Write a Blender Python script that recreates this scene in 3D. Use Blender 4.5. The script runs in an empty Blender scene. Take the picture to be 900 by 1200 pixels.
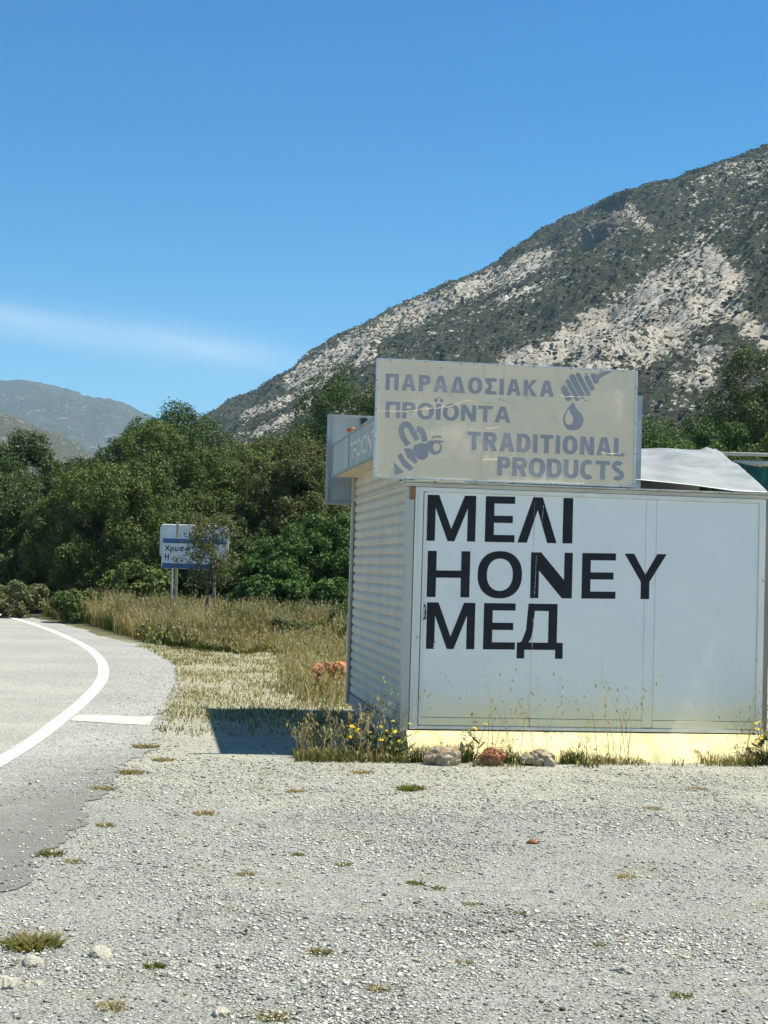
import bpy, bmesh, math, random
import numpy as np
from mathutils import Vector, Matrix
from mathutils.geometry import tessellate_polygon

random.seed(7)
rng = np.random.default_rng(7)
R_ = math.radians
scene = bpy.context.scene
COL = scene.collection

# ------------------------------------------------------------------ camera
cam = bpy.data.cameras.new('camera')
cam.sensor_fit = 'VERTICAL'
cam.sensor_height = 36.0
cam.lens = 54.0
cam.clip_start = 0.05
cam.clip_end = 30000
camo = bpy.data.objects.new('camera', cam)
COL.objects.link(camo)
camo.matrix_world = (Matrix.Translation((0, 0, 1.6)) @ Matrix.Rotation(R_(90 + 2.07), 4, 'X')
                     @ Matrix.Rotation(R_(1.65), 4, 'Z'))
scene.camera = camo

# ------------------------------------------------------------------ world, sun, exposure
SUN_DIR = Vector((0.400, 0.043, 0.91)).normalized()
SUN_EL = math.asin(SUN_DIR.z)
SUN_AZ = math.atan2(SUN_DIR.x, SUN_DIR.y)
world = bpy.data.worlds.new('World')
scene.world = world
world.use_nodes = True
wn, wl = world.node_tree.nodes, world.node_tree.links
wn.clear()
out = wn.new('ShaderNodeOutputWorld')
bg = wn.new('ShaderNodeBackground')
bg.inputs['Strength'].default_value = 0.074
SKYK = 4.9
sky = wn.new('ShaderNodeTexSky')
sky.sky_type = 'NISHITA'
sky.sun_disc = False
sky.sun_elevation = SUN_EL
sky.sun_rotation = SUN_AZ
sky.altitude = 300
sky.air_density = 1.0
sky.dust_density = 0.25
sky.ozone_density = 4.0
hsv = wn.new('ShaderNodeHueSaturation')
hsv.inputs['Hue'].default_value = 0.487
hsv.inputs['Saturation'].default_value = 1.46
hsv.inputs['Value'].default_value = 0.2
wl.new(sky.outputs[0], hsv.inputs['Color'])
gam = wn.new('ShaderNodeGamma')
gam.inputs['Gamma'].default_value = 1.22
wl.new(hsv.outputs[0], gam.inputs['Color'])
# thin cirrus streak low in the north-west: a cloud in the sky itself, laid out by world direction
tc = wn.new('ShaderNodeTexCoord')
sep = wn.new('ShaderNodeSeparateXYZ')
wl.new(tc.outputs['Generated'], sep.inputs[0])


def wmath(op, a, b=None, c=None):
    n = wn.new('ShaderNodeMath')
    n.operation = op
    for i, v in enumerate((a, b, c)):
        if v is None:
            continue
        if isinstance(v, (int, float)):
            n.inputs[i].default_value = v
        else:
            wl.new(v, n.inputs[i])
    return n.outputs[0]


azim = wmath('ARCTAN2', sep.outputs[0], sep.outputs[1])
elev = wmath('ARCSINE', sep.outputs[2])
comb = wn.new('ShaderNodeCombineXYZ')
wl.new(wmath('MULTIPLY', azim, 7.0), comb.inputs[0])
wl.new(wmath('ADD', wmath('MULTIPLY', elev, 60.0), wmath('MULTIPLY', azim, 11.0)), comb.inputs[1])
noi = wn.new('ShaderNodeTexNoise')
noi.inputs['Scale'].default_value = 1.0
noi.inputs['Detail'].default_value = 7
noi.inputs['Roughness'].default_value = 0.5
wl.new(comb.outputs[0], noi.inputs['Vector'])
# band centre: elevation 8.9 deg at az -14, falling to 7.9 deg at az -3
cen = wmath('ADD', wmath('MULTIPLY', azim, -0.08), 0.1295)
dist = wmath('DIVIDE', wmath('SUBTRACT', elev, cen), 0.0115)
band = wmath('POWER', 2.718, wmath('MULTIPLY', wmath('MULTIPLY', dist, dist), -1.0))
fade = wn.new('ShaderNodeMapRange')
fade.interpolation_type = 'SMOOTHSTEP'
fade.inputs['From Min'].default_value = -0.02
fade.inputs['From Max'].default_value = -0.13
wl.new(azim, fade.inputs['Value'])
cl = wmath('MULTIPLY', wmath('MULTIPLY', band, fade.outputs[0]),
           wmath('ADD', wmath('MULTIPLY', noi.outputs[0], 1.1), -0.02))
cl = wmath('MULTIPLY', cl, 0.58)
mix = wn.new('ShaderNodeMix')
mix.data_type = 'RGBA'
wl.new(cl, mix.inputs['Factor'])
bri = wn.new('ShaderNodeMix')
bri.data_type = 'RGBA'
bri.blend_type = 'MULTIPLY'
bri.inputs['Factor'].default_value = 1.0
bri.clamp_result = False
wl.new(gam.outputs[0], bri.inputs['A'])
bri.inputs['B'].default_value = (SKYK, SKYK, SKYK, 1)
wl.new(bri.outputs['Result'], mix.inputs['A'])
mix.inputs['B'].default_value = (7.6, 8.2, 8.6, 1)
wl.new(mix.outputs['Result'], bg.inputs['Color'])
wl.new(bg.outputs[0], out.inputs['Surface'])

sun = bpy.data.lights.new('sun', 'SUN')
sun.energy = 5.0
sun.angle = R_(0.53)
sun.color = (1.0, 0.965, 0.83)
suno = bpy.data.objects.new('sun', sun)
COL.objects.link(suno)
suno.rotation_euler = SUN_DIR.to_track_quat('Z', 'Y').to_euler()
suno.location = SUN_DIR * 50

scene.view_settings.view_transform = 'Standard'
scene.view_settings.look = 'None'
scene.view_settings.gamma = 1.0
scene.view_settings.exposure = 0.86
scene.view_settings.use_curve_mapping = False
scene.render.engine = 'CYCLES'
scene.cycles.max_bounces = 6
scene.cycles.diffuse_bounces = 3
scene.cycles.volume_bounces = 1
scene.cycles.use_denoising = True


# ------------------------------------------------------------------ node helpers
def new_mat(name):
    m = bpy.data.materials.new(name)
    m.use_nodes = True
    nt = m.node_tree
    b = nt.nodes['Principled BSDF']
    return m, nt, b


def N(nt, typ, **kw):
    n = nt.nodes.new(typ)
    for k, v in kw.items():
        if k in n.inputs:
            n.inputs[k].default_value = v
        else:
            setattr(n, k, v)
    return n


def ramp(nt, fac, stops):
    r = nt.nodes.new('ShaderNodeValToRGB')
    e = r.color_ramp.elements
    while len(e) > 1:
        e.remove(e[0])
    e[0].position = stops[0][0]
    e[0].color = (*stops[0][1], 1)
    for p, c in stops[1:]:
        x = e.new(p)
        x.color = (*c, 1)
    nt.links.new(fac, r.inputs[0])
    return r.outputs[0]


def mixc(nt, fac, a, b, blend='MIX'):
    m = nt.nodes.new('ShaderNodeMix')
    m.data_type = 'RGBA'
    m.blend_type = blend
    for sock, v in (('Factor', fac), ('A', a), ('B', b)):
        if isinstance(v, (int, float)):
            m.inputs[sock].default_value = v
        elif isinstance(v, tuple):
            m.inputs[sock].default_value = (*v, 1)
        else:
            nt.links.new(v, m.inputs[sock])
    return m.outputs['Result']


def mth(nt, op, *a):
    n = nt.nodes.new('ShaderNodeMath')
    n.operation = op
    for i, v in enumerate(a):
        if isinstance(v, (int, float)):
            n.inputs[i].default_value = v
        else:
            nt.links.new(v, n.inputs[i])
    return n.outputs[0]


def smooth(nt, v, lo, hi):
    n = nt.nodes.new('ShaderNodeMapRange')
    n.interpolation_type = 'SMOOTHSTEP'
    n.inputs['From Min'].default_value = lo
    n.inputs['From Max'].default_value = hi
    nt.links.new(v, n.inputs['Value'])
    return n.outputs[0]


def noise(nt, scale, detail=5, rough=0.55, vec=None):
    n = nt.nodes.new('ShaderNodeTexNoise')
    n.inputs['Scale'].default_value = scale
    n.inputs['Detail'].default_value = detail
    n.inputs['Roughness'].default_value = rough
    if vec is not None:
        nt.links.new(vec, n.inputs['Vector'])
    return n.outputs[0]


def objvec(nt, scale=None, which='Object'):
    t = nt.nodes.new('ShaderNodeTexCoord')
    if which == 'World':
        t = nt.nodes.new('ShaderNodeNewGeometry')
        o = t.outputs['Position']
    else:
        o = t.outputs[which]
    if scale:
        m = nt.nodes.new('ShaderNodeMapping')
        m.inputs['Scale'].default_value = scale
        nt.links.new(o, m.inputs['Vector'])
        o = m.outputs[0]
    return o


def bump(nt, b, h, strength=0.3, dist=0.02):
    n = nt.nodes.new('ShaderNodeBump')
    n.inputs['Strength'].default_value = strength
    n.inputs['Distance'].default_value = dist
    nt.links.new(h, n.inputs['Height'])
    nt.links.new(n.outputs[0], b.inputs['Normal'])


def weathered(name, c1, c2, rough=0.5, scale=4.0, spec=0.4, streak=False, rust=0.0, metal=0.0, bumpk=0.08):
    """painted metal / plaster / wood with blotches and small wear"""
    m, nt, b = new_mat(name)
    v = objvec(nt, (1, 1, 0.18) if streak else None)
    n1 = noise(nt, scale, 6, 0.6, v)
    c = mixc(nt, smooth(nt, n1, 0.35, 0.68), c1, c2)
    n2 = noise(nt, scale * 9, 4, 0.6, objvec(nt))
    c = mixc(nt, mth(nt, 'MULTIPLY', smooth(nt, n2, 0.55, 0.8), 0.25), c, tuple(x * 0.7 for x in c2))
    if rust > 0:
        n3 = noise(nt, scale * 1.7, 7, 0.65, objvec(nt))
        c = mixc(nt, mth(nt, 'MULTIPLY', smooth(nt, n3, 0.66 - rust * 0.2, 0.74 - rust * 0.2), 0.85), c, (0.22, 0.10, 0.04))
    nt.links.new(c, b.inputs['Base Color'])
    b.inputs['Roughness'].default_value = rough
    b.inputs['Metallic'].default_value = metal
    b.inputs['Specular IOR Level'].default_value = spec
    if bumpk:
        bump(nt, b, n2, bumpk, 0.01)
    return m


# ------------------------------------------------------------------ mesh helpers
def link(name, me, mats, parent=None, loc=None, smooth_=False):
    o = bpy.data.objects.new(name, me)
    COL.objects.link(o)
    for m in (mats if isinstance(mats, (list, tuple)) else [mats]):
        me.materials.append(m)
    if parent:
        o.parent = parent
    if loc is not None:
        o.location = loc
    if smooth_:
        me.polygons.foreach_set('use_smooth', np.ones(len(me.polygons), dtype=bool))
    return o


def fast(name, V, Q=None, T=None, mats=None, tq=None, tt=None, parent=None, loc=None, smooth_=False):
    """big mesh from arrays: quads Q (n,4), triangles T (m,3); face tints tq, tt"""
    me = bpy.data.meshes.new(name)
    V = np.ascontiguousarray(V, dtype=np.float32)
    Q = np.zeros((0, 4), np.int32) if Q is None else np.asarray(Q, np.int32)
    T = np.zeros((0, 3), np.int32) if T is None else np.asarray(T, np.int32)
    me.vertices.add(len(V))
    me.vertices.foreach_set('co', V.ravel())
    loops = np.concatenate([Q.ravel(), T.ravel()])
    me.loops.add(len(loops))
    me.loops.foreach_set('vertex_index', loops)
    nq, nt_ = len(Q), len(T)
    me.polygons.add(nq + nt_)
    start = np.concatenate([np.arange(nq) * 4, nq * 4 + np.arange(nt_) * 3]).astype(np.int32)
    me.polygons.foreach_set('loop_start', start)
    if tq is not None or tt is not None:
        a = me.attributes.new('tint', 'FLOAT', 'FACE')
        vals = np.concatenate([np.zeros(nq) if tq is None else tq, np.zeros(nt_) if tt is None else tt])
        a.data.foreach_set('value', vals.astype(np.float32))
    me.update(calc_edges=True)
    return link(name, me, mats, parent, loc, smooth_)


class MB:
    """collects boxes, tubes and polygons for one mesh object; off is taken off every vertex"""

    def __init__(s, off=(0, 0, 0)):
        s.v, s.f, s.off = [], [], Vector(off)

    def add(s, vs, fs):
        n = len(s.v)
        s.v += [Vector(v) - s.off for v in vs]
        s.f += [tuple(i + n for i in f) for f in fs]

    def box(s, x0, x1, y0, y1, z0, z1):
        s.add([(x0, y0, z0), (x1, y0, z0), (x1, y1, z0), (x0, y1, z0), (x0, y0, z1), (x1, y0, z1), (x1, y1, z1), (x0, y1, z1)],
              [(0, 3, 2, 1), (4, 5, 6, 7), (0, 1, 5, 4), (1, 2, 6, 5), (2, 3, 7, 6), (3, 0, 4, 7)])

    def tube(s, pts, rad, n=8, cap=True):
        pts = [Vector(p) for p in pts]
        if not isinstance(rad, (list, tuple)):
            rad = [rad] * len(pts)
        base = len(s.v)
        for i, p in enumerate(pts):
            d = (pts[min(i + 1, len(pts) - 1)] - pts[max(i - 1, 0)]).normalized()
            a = d.orthogonal().normalized() if abs(d.z) < 0.9 else (Vector((1, 0, 0)) - d * d.x).normalized()
            b = d.cross(a)
            for k in range(n):
                t = 2 * math.pi * k / n
                s.v.append(p + (a * math.cos(t) + b * math.sin(t)) * rad[i] - s.off)
        for i in range(len(pts) - 1):
            for k in range(n):
                k2 = (k + 1) % n
                s.f.append((base + i * n + k, base + i * n + k2, base + (i + 1) * n + k2, base + (i + 1) * n + k))
        if cap:
            s.f.append(tuple(base + k for k in reversed(range(n))))
            s.f.append(tuple(base + (len(pts) - 1) * n + k for k in range(n)))

    def poly(s, outer, holes, fn):
        """flat polygon with holes in (u,w); fn maps (u,w) to a 3D point"""
        loops = [[Vector((u, w, 0)) for u, w in lp] for lp in [outer] + list(holes)]
        flat = [p for lp in loops for p in lp]
        tris = tessellate_polygon(loops)
        s.add([fn(p.x, p.y) for p in flat], [tuple(t) for t in tris])

    def build(s, name, mat, parent=None, loc=None, smooth_=False, bevel=0):
        me = bpy.data.meshes.new(name)
        me.from_pydata([tuple(v) for v in s.v], [], s.f)
        me.validate()
        bm = bmesh.new()
        bm.from_mesh(me)
        bmesh.ops.recalc_face_normals(bm, faces=bm.faces)
        if bevel:
            bmesh.ops.bevel(bm, geom=[e for e in bm.edges if len(e.link_faces) == 2 and e.calc_face_angle(0) > 0.6],
                            offset=bevel, segments=2, affect='EDGES')
        bm.to_mesh(me)
        bm.free()
        return link(name, me, mat, parent, loc, smooth_)


def tag(o, label=None, cat=None, group=None, kind=None):
    for k, v in (('label', label), ('category', cat), ('group', group), ('kind', kind)):
        if v:
            o[k] = v
    return o


def thing(name, label, cat, loc=(0, 0, 0), rz=0.0, group=None):
    o = bpy.data.objects.new(name, None)
    COL.objects.link(o)
    o.location = loc
    o.rotation_euler = (0, 0, rz)
    o.empty_display_size = 0.2
    return tag(o, label, cat, group)


def copy_thing(src, loc, rz=0.0, sc=1.0, label=None):
    r = src.copy()
    COL.objects.link(r)
    r.location = loc
    r.rotation_euler = (0, 0, rz)
    r.scale = (sc, sc, sc)
    if label:
        r['label'] = label
    for ch in list(src.children):
        c = ch.copy()
        COL.objects.link(c)
        c.parent = r
        for g in list(ch.children):
            d = g.copy()
            COL.objects.link(d)
            d.parent = c
    return r


# ------------------------------------------------------------------ value noise in numpy
def vnoise(x, y, seed=0):
    xi, yi = np.floor(x).astype(np.int64), np.floor(y).astype(np.int64)
    xf, yf = x - xi, y - yi
    u, v = xf * xf * (3 - 2 * xf), yf * yf * (3 - 2 * yf)

    def h(a, b):
        n = (a * 374761393 + b * 668265263 + seed * 974634777) & 0x7fffffff
        n = ((n ^ (n >> 13)) * 1274126177) & 0x7fffffff
        n = n ^ (n >> 16)
        return (n & 0xffff) / 65535.0
    return (h(xi, yi) * (1 - u) + h(xi + 1, yi) * u) * (1 - v) + (h(xi, yi + 1) * (1 - u) + h(xi + 1, yi + 1) * u) * v


def fbm(x, y, oct_=5, seed=0, gain=0.5):
    s, a, t = 0, 1, 0
    for i in range(oct_):
        s = s + a * vnoise(x * 2 ** i + 17.3 * i, y * 2 ** i - 9.1 * i, seed + i)
        t += a
        a *= gain
    return s / t


# ------------------------------------------------------------------ setting: ground
EDGE = [(-1.8, -6.0), (-1.8, -2.0), (-1.8, 1.5), (-1.8, 4.0), (-1.8, 5.6), (-1.8, 6.8), (-1.78, 7.8), (-1.75, 8.7), (-1.83, 9.5), (-1.90, 10.4), (-1.95, 11.7), (-1.97, 13.0),
        (-2.08, 14.6), (-2.25, 16.4), (-2.48, 18.7), (-2.73, 21.07), (-3.11, 23.52), (-3.68, 25.95), (-4.54, 28.84), (-5.7, 31.81), (-7.3, 36.37), (-8.97, 40.03),
        (-10.5, 43.79), (-13.5, 49.5), (-18, 56), (-26, 65)]
LINE = [(-2.86, -6.0), (-2.86, -2.0), (-2.86, 2.0), (-2.87, 5.5), (-2.88, 8.5), (-2.91, 11.3), (-2.98, 13.2), (-3.11, 15.0), (-3.31, 17.33), (-3.6, 19.88), (-3.94, 22.02),
        (-4.47, 24.61), (-5.3, 27.81), (-6.41, 31.36), (-7.96, 35.87), (-9.42, 39.65), (-11.6, 44.6), (-14.6, 50.5), (-19, 57), (-27, 66)]


def resample(pl, step):
    p = np.array(pl, float)
    # Catmull-Rom
    P = np.vstack([2 * p[0] - p[1], p, 2 * p[-1] - p[-2]])
    o = []
    for i in range(1, len(P) - 2):
        n = max(2, int(np.linalg.norm(P[i + 1] - P[i]) / step))
        for t in np.arange(n) / n:
            a, b, c, d = P[i - 1], P[i], P[i + 1], P[i + 2]
            o.append(0.5 * (2 * b + (c - a) * t + (2 * a - 5 * b + 4 * c - d) * t * t + (3 * b - a - 3 * c + d) * t ** 3))
    o.append(P[-2])
    return np.array(o)


edge_s, line_s = resample(EDGE, 0.06), resample(LINE, 0.25)


def edge_x(y):
    return np.interp(y, edge_s[:, 1], edge_s[:, 0])


def line_x(y):
    return np.interp(y, line_s[:, 1], line_s[:, 0])


def objvec2(nt):
    """world position stretched along the wheel tracks that run past the stall"""
    g_ = nt.nodes.new('ShaderNodeNewGeometry')
    mp = nt.nodes.new('ShaderNodeMapping')
    mp.inputs['Rotation'].default_value = (0, 0, R_(-14))
    mp.inputs['Scale'].default_value = (0.35, 1.9, 1)
    nt.links.new(g_.outputs['Position'], mp.inputs['Vector'])
    return mp.outputs[0]


def gmat():
    m, nt, b = new_mat('gravel_ground')
    P = objvec(nt, None, 'World')
    sp = nt.nodes.new('ShaderNodeSeparateXYZ')
    nt.links.new(P, sp.inputs[0])
    x, y = sp.outputs[0], sp.outputs[1]
    big = noise(nt, 0.45, 4, 0.55, P)
    mid = noise(nt, 2.6, 5, 0.6, P)
    fine = noise(nt, 38, 6, 0.7, P)
    vo = N(nt, 'ShaderNodeTexVoronoi', Scale=55.0)
    nt.links.new(P, vo.inputs['Vector'])
    vo2 = N(nt, 'ShaderNodeTexVoronoi', Scale=120.0)
    nt.links.new(P, vo2.inputs['Vector'])
    sv = nt.nodes.new('ShaderNodeSeparateXYZ')
    nt.links.new(vo.outputs['Color'], sv.inputs[0])
    sv2 = nt.nodes.new('ShaderNodeSeparateXYZ')
    nt.links.new(vo2.outputs['Color'], sv2.inputs[0])
    stone = ramp(nt, sv.outputs[0], [(0.0, (0.06, 0.06, 0.052)), (0.22, (0.185, 0.184, 0.163)), (0.55, (0.325, 0.32, 0.285)), (0.85, (0.50, 0.487, 0.42)), (1.0, (0.38, 0.31, 0.22))])
    grit = ramp(nt, sv2.outputs[1], [(0.0, (0.10, 0.10, 0.085)), (0.5, (0.295, 0.29, 0.258)), (1.0, (0.49, 0.477, 0.41))])
    base = mixc(nt, smooth(nt, fine, 0.35, 0.65), stone, grit)
    # compacted blue-grey near the camera, creamier toward the stall
    cream = mth(nt, 'ADD', smooth(nt, y, 7.5, 13.0), mth(nt, 'MULTIPLY', mth(nt, 'SUBTRACT', big, 0.5), 2.2))
    base = mixc(nt, smooth(nt, cream, 0.1, 0.9), mixc(nt, 0.3, base, (0.285, 0.294, 0.268)), mixc(nt, 0.38, base, (0.50, 0.478, 0.365)))
    base = mixc(nt, mth(nt, 'MULTIPLY', smooth(nt, mid, 0.56, 0.72), 0.45), base, (0.27, 0.255, 0.17))
    st_ = noise(nt, 1.0, 5, 0.6, objvec2(nt))
    base = mixc(nt, mth(nt, 'MULTIPLY', smooth(nt, st_, 0.48, 0.66), 0.5), base, (0.235, 0.242, 0.21))
    moss = noise(nt, 1.7, 6, 0.68, P)
    base = mixc(nt, mth(nt, 'MULTIPLY', smooth(nt, moss, 0.56, 0.66), 0.45), base, (0.235, 0.225, 0.12))
    # dry verge behind the gravel and along the left of the stall
    dm = mth(nt, 'ADD', smooth(nt, y, 13.8, 16.5), mth(nt, 'MULTIPLY', mth(nt, 'SUBTRACT', mid, 0.5), 1.6))
    dry = mixc(nt, smooth(nt, fine, 0.3, 0.7), (0.24, 0.225, 0.11), (0.42, 0.40, 0.27))
    base = mixc(nt, mth(nt, 'MULTIPLY', smooth(nt, dm, 0.25, 0.9), 0.75), base, dry)
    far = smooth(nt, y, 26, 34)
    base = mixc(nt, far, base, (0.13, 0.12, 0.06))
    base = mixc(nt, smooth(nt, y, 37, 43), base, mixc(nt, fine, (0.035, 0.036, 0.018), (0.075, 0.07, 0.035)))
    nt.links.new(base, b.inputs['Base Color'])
    b.inputs['Roughness'].default_value = 0.95
    b.inputs['Specular IOR Level'].default_value = 0.15
    h = mth(nt, 'ADD', mth(nt, 'MULTIPLY', vo.outputs['Distance'], -0.8), mth(nt, 'MULTIPLY', fine, 0.9))
    h = mth(nt, 'ADD', h, mth(nt, 'MULTIPLY', mid, 0.6))
    bump(nt, b, h, 0.9, 0.022)
    return m


M_ground = gmat()
xs = np.unique(np.concatenate([-np.geomspace(1.0, 9000, 60), np.linspace(-9, 9, 121), np.geomspace(9, 9000, 50)]))
ys = np.unique(np.concatenate([-np.geomspace(1.0, 9000, 50), np.linspace(0, 45, 301), np.geomspace(46, 9000, 60)]))
gx, gy = np.meshgrid(xs, ys)


def ground_z(x, y):
    """nearly flat; slight unevenness off the road"""
    off = np.clip((x - edge_x(y) - 0.40) / 0.8, 0, 1) * np.clip((60 - y) / 30, 0, 1) * np.clip((60 - np.abs(x)) / 30, 0, 1) * np.clip((y + 4) / 4, 0, 1)
    z = (fbm(x * 0.9, y * 0.9, 4, 5) - 0.5) * 0.05 * off
    z = z + np.clip((y - 28) / 6, 0, 1) * np.clip((x - edge_x(y) - 0.4) / 1.5, 0, 1) * 0.12 * np.clip((80 - y) / 30, 0, 1)
    kx = np.clip(1 - np.maximum(np.abs(x - 1.6) - 2.2, 0) / 0.8, 0, 1) * np.clip(1 - np.maximum(np.abs(y - 15.4) - 2.8, 0) / 0.8, 0, 1)
    return z * (1 - kx)


gz = ground_z(gx, gy)
ny_, nx_ = gx.shape
idx = np.arange(ny_ * nx_).reshape(ny_, nx_)
Qg = np.stack([idx[:-1, :-1], idx[:-1, 1:], idx[1:, 1:], idx[1:, :-1]], -1).reshape(-1, 4)
g = fast('ground', np.stack([gx, gy, gz], -1).reshape(-1, 3), Qg, mats=M_ground, smooth_=True)
tag(g, kind='structure')


# ------------------------------------------------------------------ setting: road
def asphalt(name, lo, hi, dark, spk=0.5):
    m, nt, b = new_mat(name)
    P = objvec(nt, None, 'World')
    big = noise(nt, 0.6, 5, 0.6, P)
    fine = noise(nt, 60, 5, 0.7, P)
    vo = N(nt, 'ShaderNodeTexVoronoi', Scale=85.0)
    nt.links.new(P, vo.inputs['Vector'])
    sv = nt.nodes.new('ShaderNodeSeparateXYZ')
    nt.links.new(vo.outputs['Color'], sv.inputs[0])
    c = mixc(nt, smooth(nt, big, 0.35, 0.65), lo, hi)
    c = mixc(nt, mth(nt, 'MULTIPLY', smooth(nt, sv.outputs[0], 0.6, 1.0), spk), c, tuple(min(0.7, v * 1.7) for v in hi))
    c = mixc(nt, mth(nt, 'MULTIPLY', smooth(nt, sv.outputs[1], 0.7, 1.0), spk), c, tuple(v * 0.4 for v in lo))
    sp = nt.nodes.new('ShaderNodeSeparateXYZ')
    nt.links.new(P, sp.inputs[0])
    if dark:
        k = mth(nt, 'ADD', smooth(nt, mth(nt, 'SUBTRACT', sp.outputs[1], mth(nt, 'MULTIPLY', mth(nt, 'ADD', sp.outputs[0], 2.3), 3.0)), 15.0, 7.6), mth(nt, 'MULTIPLY', mth(nt, 'SUBTRACT', noise(nt, 2.6, 8, 0.72, P), 0.5), 1.1))
        c = mixc(nt, mth(nt, 'MULTIPLY', smooth(nt, k, 0.0, 1.15), 0.9), c, mixc(nt, mth(nt, 'MULTIPLY', fine, 0.8), (0.085, 0.084, 0.076), (0.215, 0.21, 0.185)))
    nt.links.new(c, b.inputs['Base Color'])
    b.inputs['Roughness'].default_value = 0.9
    b.inputs['Specular IOR Level'].default_value = 0.2
    bump(nt, b, mth(nt, 'ADD', fine, mth(nt, 'MULTIPLY', vo.outputs['Distance'], -0.6)), 0.5, 0.008)
    return m


M_lane = asphalt('sun_bleached_asphalt', (0.245, 0.237, 0.212), (0.305, 0.295, 0.257), False, 0.7)
M_should = asphalt('shoulder_asphalt', (0.225, 0.221, 0.203), (0.29, 0.284, 0.255), True, 0.95)


def ribbon(name, left, right, mat, z, across=6, zfun=None):
    n = len(left)
    t = np.linspace(0, 1, across)[None, :, None]
    P = left[:, None, :] * (1 - t) + right[:, None, :] * t
    V = np.concatenate([P, np.full((n, across, 1), z)], -1)
    ii = np.arange(n * across).reshape(n, across)
    Q = np.stack([ii[:-1, :-1], ii[:-1, 1:], ii[1:, 1:], ii[1:, :-1]], -1).reshape(-1, 4)
    o = fast(name, V.reshape(-1, 3), Q, mats=mat, smooth_=True)
    return tag(o, kind='structure')


def offset_line(pl, d):
    t = np.gradient(pl, axis=0)
    t /= np.linalg.norm(t, axis=1)[:, None]
    return pl + np.stack([t[:, 1], -t[:, 0]], -1) * d      # +d = to the right


# shoulder between the white line and a ragged broken edge
ye = edge_s[:, 1]
nrag = (fbm(ye * 1.7, ye * 0 + 3.0, 5, 11, 0.62) - 0.5) * 0.36 + (fbm(ye * 9, ye * 0 + 8.0, 3, 12) - 0.5) * 0.10
rag = edge_s.copy()
rag = offset_line(edge_s, 0) + np.stack([np.ones_like(ye), np.zeros_like(ye)], -1) * nrag[:, None]
lmatch = np.stack([line_x(ye), ye], -1)
ribbon('road_shoulder', lmatch, rag, M_should, 0.006, 8)
ribbon('road', offset_line(line_s, -7.4), line_s, M_lane, 0.006, 10)


def paint_mat(name, col, thr, patch=0.5):
    m, nt, b = new_mat(name)
    P = objvec(nt, None, 'World')
    w = noise(nt, 24, 6, 0.75, P)
    w2 = noise(nt, 3.0, 4, 0.6, P)
    k = mth(nt, 'ADD', mth(nt, 'MULTIPLY', w, 0.65), mth(nt, 'MULTIPLY', w2, 0.35))
    c = mixc(nt, smooth(nt, k, thr, thr + 0.1), col, (0.33, 0.32, 0.29))
    nt.links.new(c, b.inputs['Base Color'])
    b.inputs['Roughness'].default_value = 0.8
    bump(nt, b, w, 0.2, 0.004)
    return m


M_line = paint_mat('white_road_paint', (0.74, 0.735, 0.70), 0.56)
M_oldpaint = paint_mat('faded_road_paint', (0.50, 0.485, 0.40), 0.49)
ribbon('edge_line', offset_line(line_s, -0.072), offset_line(line_s, 0.072), M_line, 0.0105, 3)
cr = np.array([(-3.03, 15.16), (-2.8, 15.10), (-2.5, 15.0), (-2.22, 14.95)])
cl_ = np.array([(-3.06, 15.72), (-2.8, 15.80), (-2.5, 15.74), (-2.24, 15.84)])
crs, cls = resample(cr, 0.05), resample(cl_, 0.05)
nmin = min(len(crs), len(cls))
ribbon('cross_marking', cls[:nmin], crs[:nmin], M_oldpaint, 0.0105, 3)


# ------------------------------------------------------------------ setting: mountain and hills
RIDGE = np.array([(-16, 1.2), (-12, 1.8), (-9.51, 3.03), (-7.39, 5.0), (-6.09, 5.8), (-4.91, 6.45), (-3.51, 7.35), (-2.26, 8.19), (-0.53, 9.28), (1.36, 10.17),
                  (2.31, 10.66), (3.26, 10.99), (4.51, 11.84), (5.76, 12.62), (7.64, 13.54), (8.88, 14.02), (10.74, 14.5), (12.57, 15.14),
                  (13.78, 15.51), (16, 16.2), (20, 17.0), (26, 17.6), (34, 17.0), (44, 15.0)])
NA, NR = 560, 330
az = np.linspace(-16, 40, NA)
s = np.concatenate([np.linspace(0, 1, NR - 60) ** 0.9, 1 + np.linspace(0.01, 0.8, 60)])
AZ, S = np.meshgrid(np.radians(az), s)
el = np.interp(az, RIDGE[:, 0], RIDGE[:, 1])
el = el + (fbm(az * 2.2, az * 0 + 1, 5, 3, 0.55) - 0.5) * 0.2
Rr = 1010 + 14 * np.clip(6 - az, -20, 24) + 25 * np.sin(az * 0.5)
R0 = 300 + 8 * np.clip(6 - az, -14, 30)
Hr = np.tan(np.radians(el)) * Rr + 1.6
D = R0[None, :] + (Rr - R0)[None, :] * np.clip(S, 0, None)
rise = np.where(S < 1, S ** 1.22, 1 - (S - 1) * 0.9)
X, Y = D * np.sin(AZ), D * np.cos(AZ)
env = np.clip(S * 4, 0, 1) * np.clip((1.02 - S) * 5, 0.03, 1)
# spurs running diagonally down the face, gullies between them
diag = X * 0.006 - Y * 0.0045
spur = (np.abs(fbm(diag * 1.4, (X + Y) * 0.0012, 4, 21) - 0.5) * 2)
rel = (fbm(X / 95, Y / 95, 6, 31, 0.55) - 0.5) * 30 + (0.5 - spur) * 34 + (0.5 - np.abs(fbm(X / 21, Y / 21, 5, 41, 0.62) - 0.5) * 2) * 12
Z = Hr[None, :] * rise + rel * env * np.clip(Hr[None, :] / 160, 0, 1)
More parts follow.
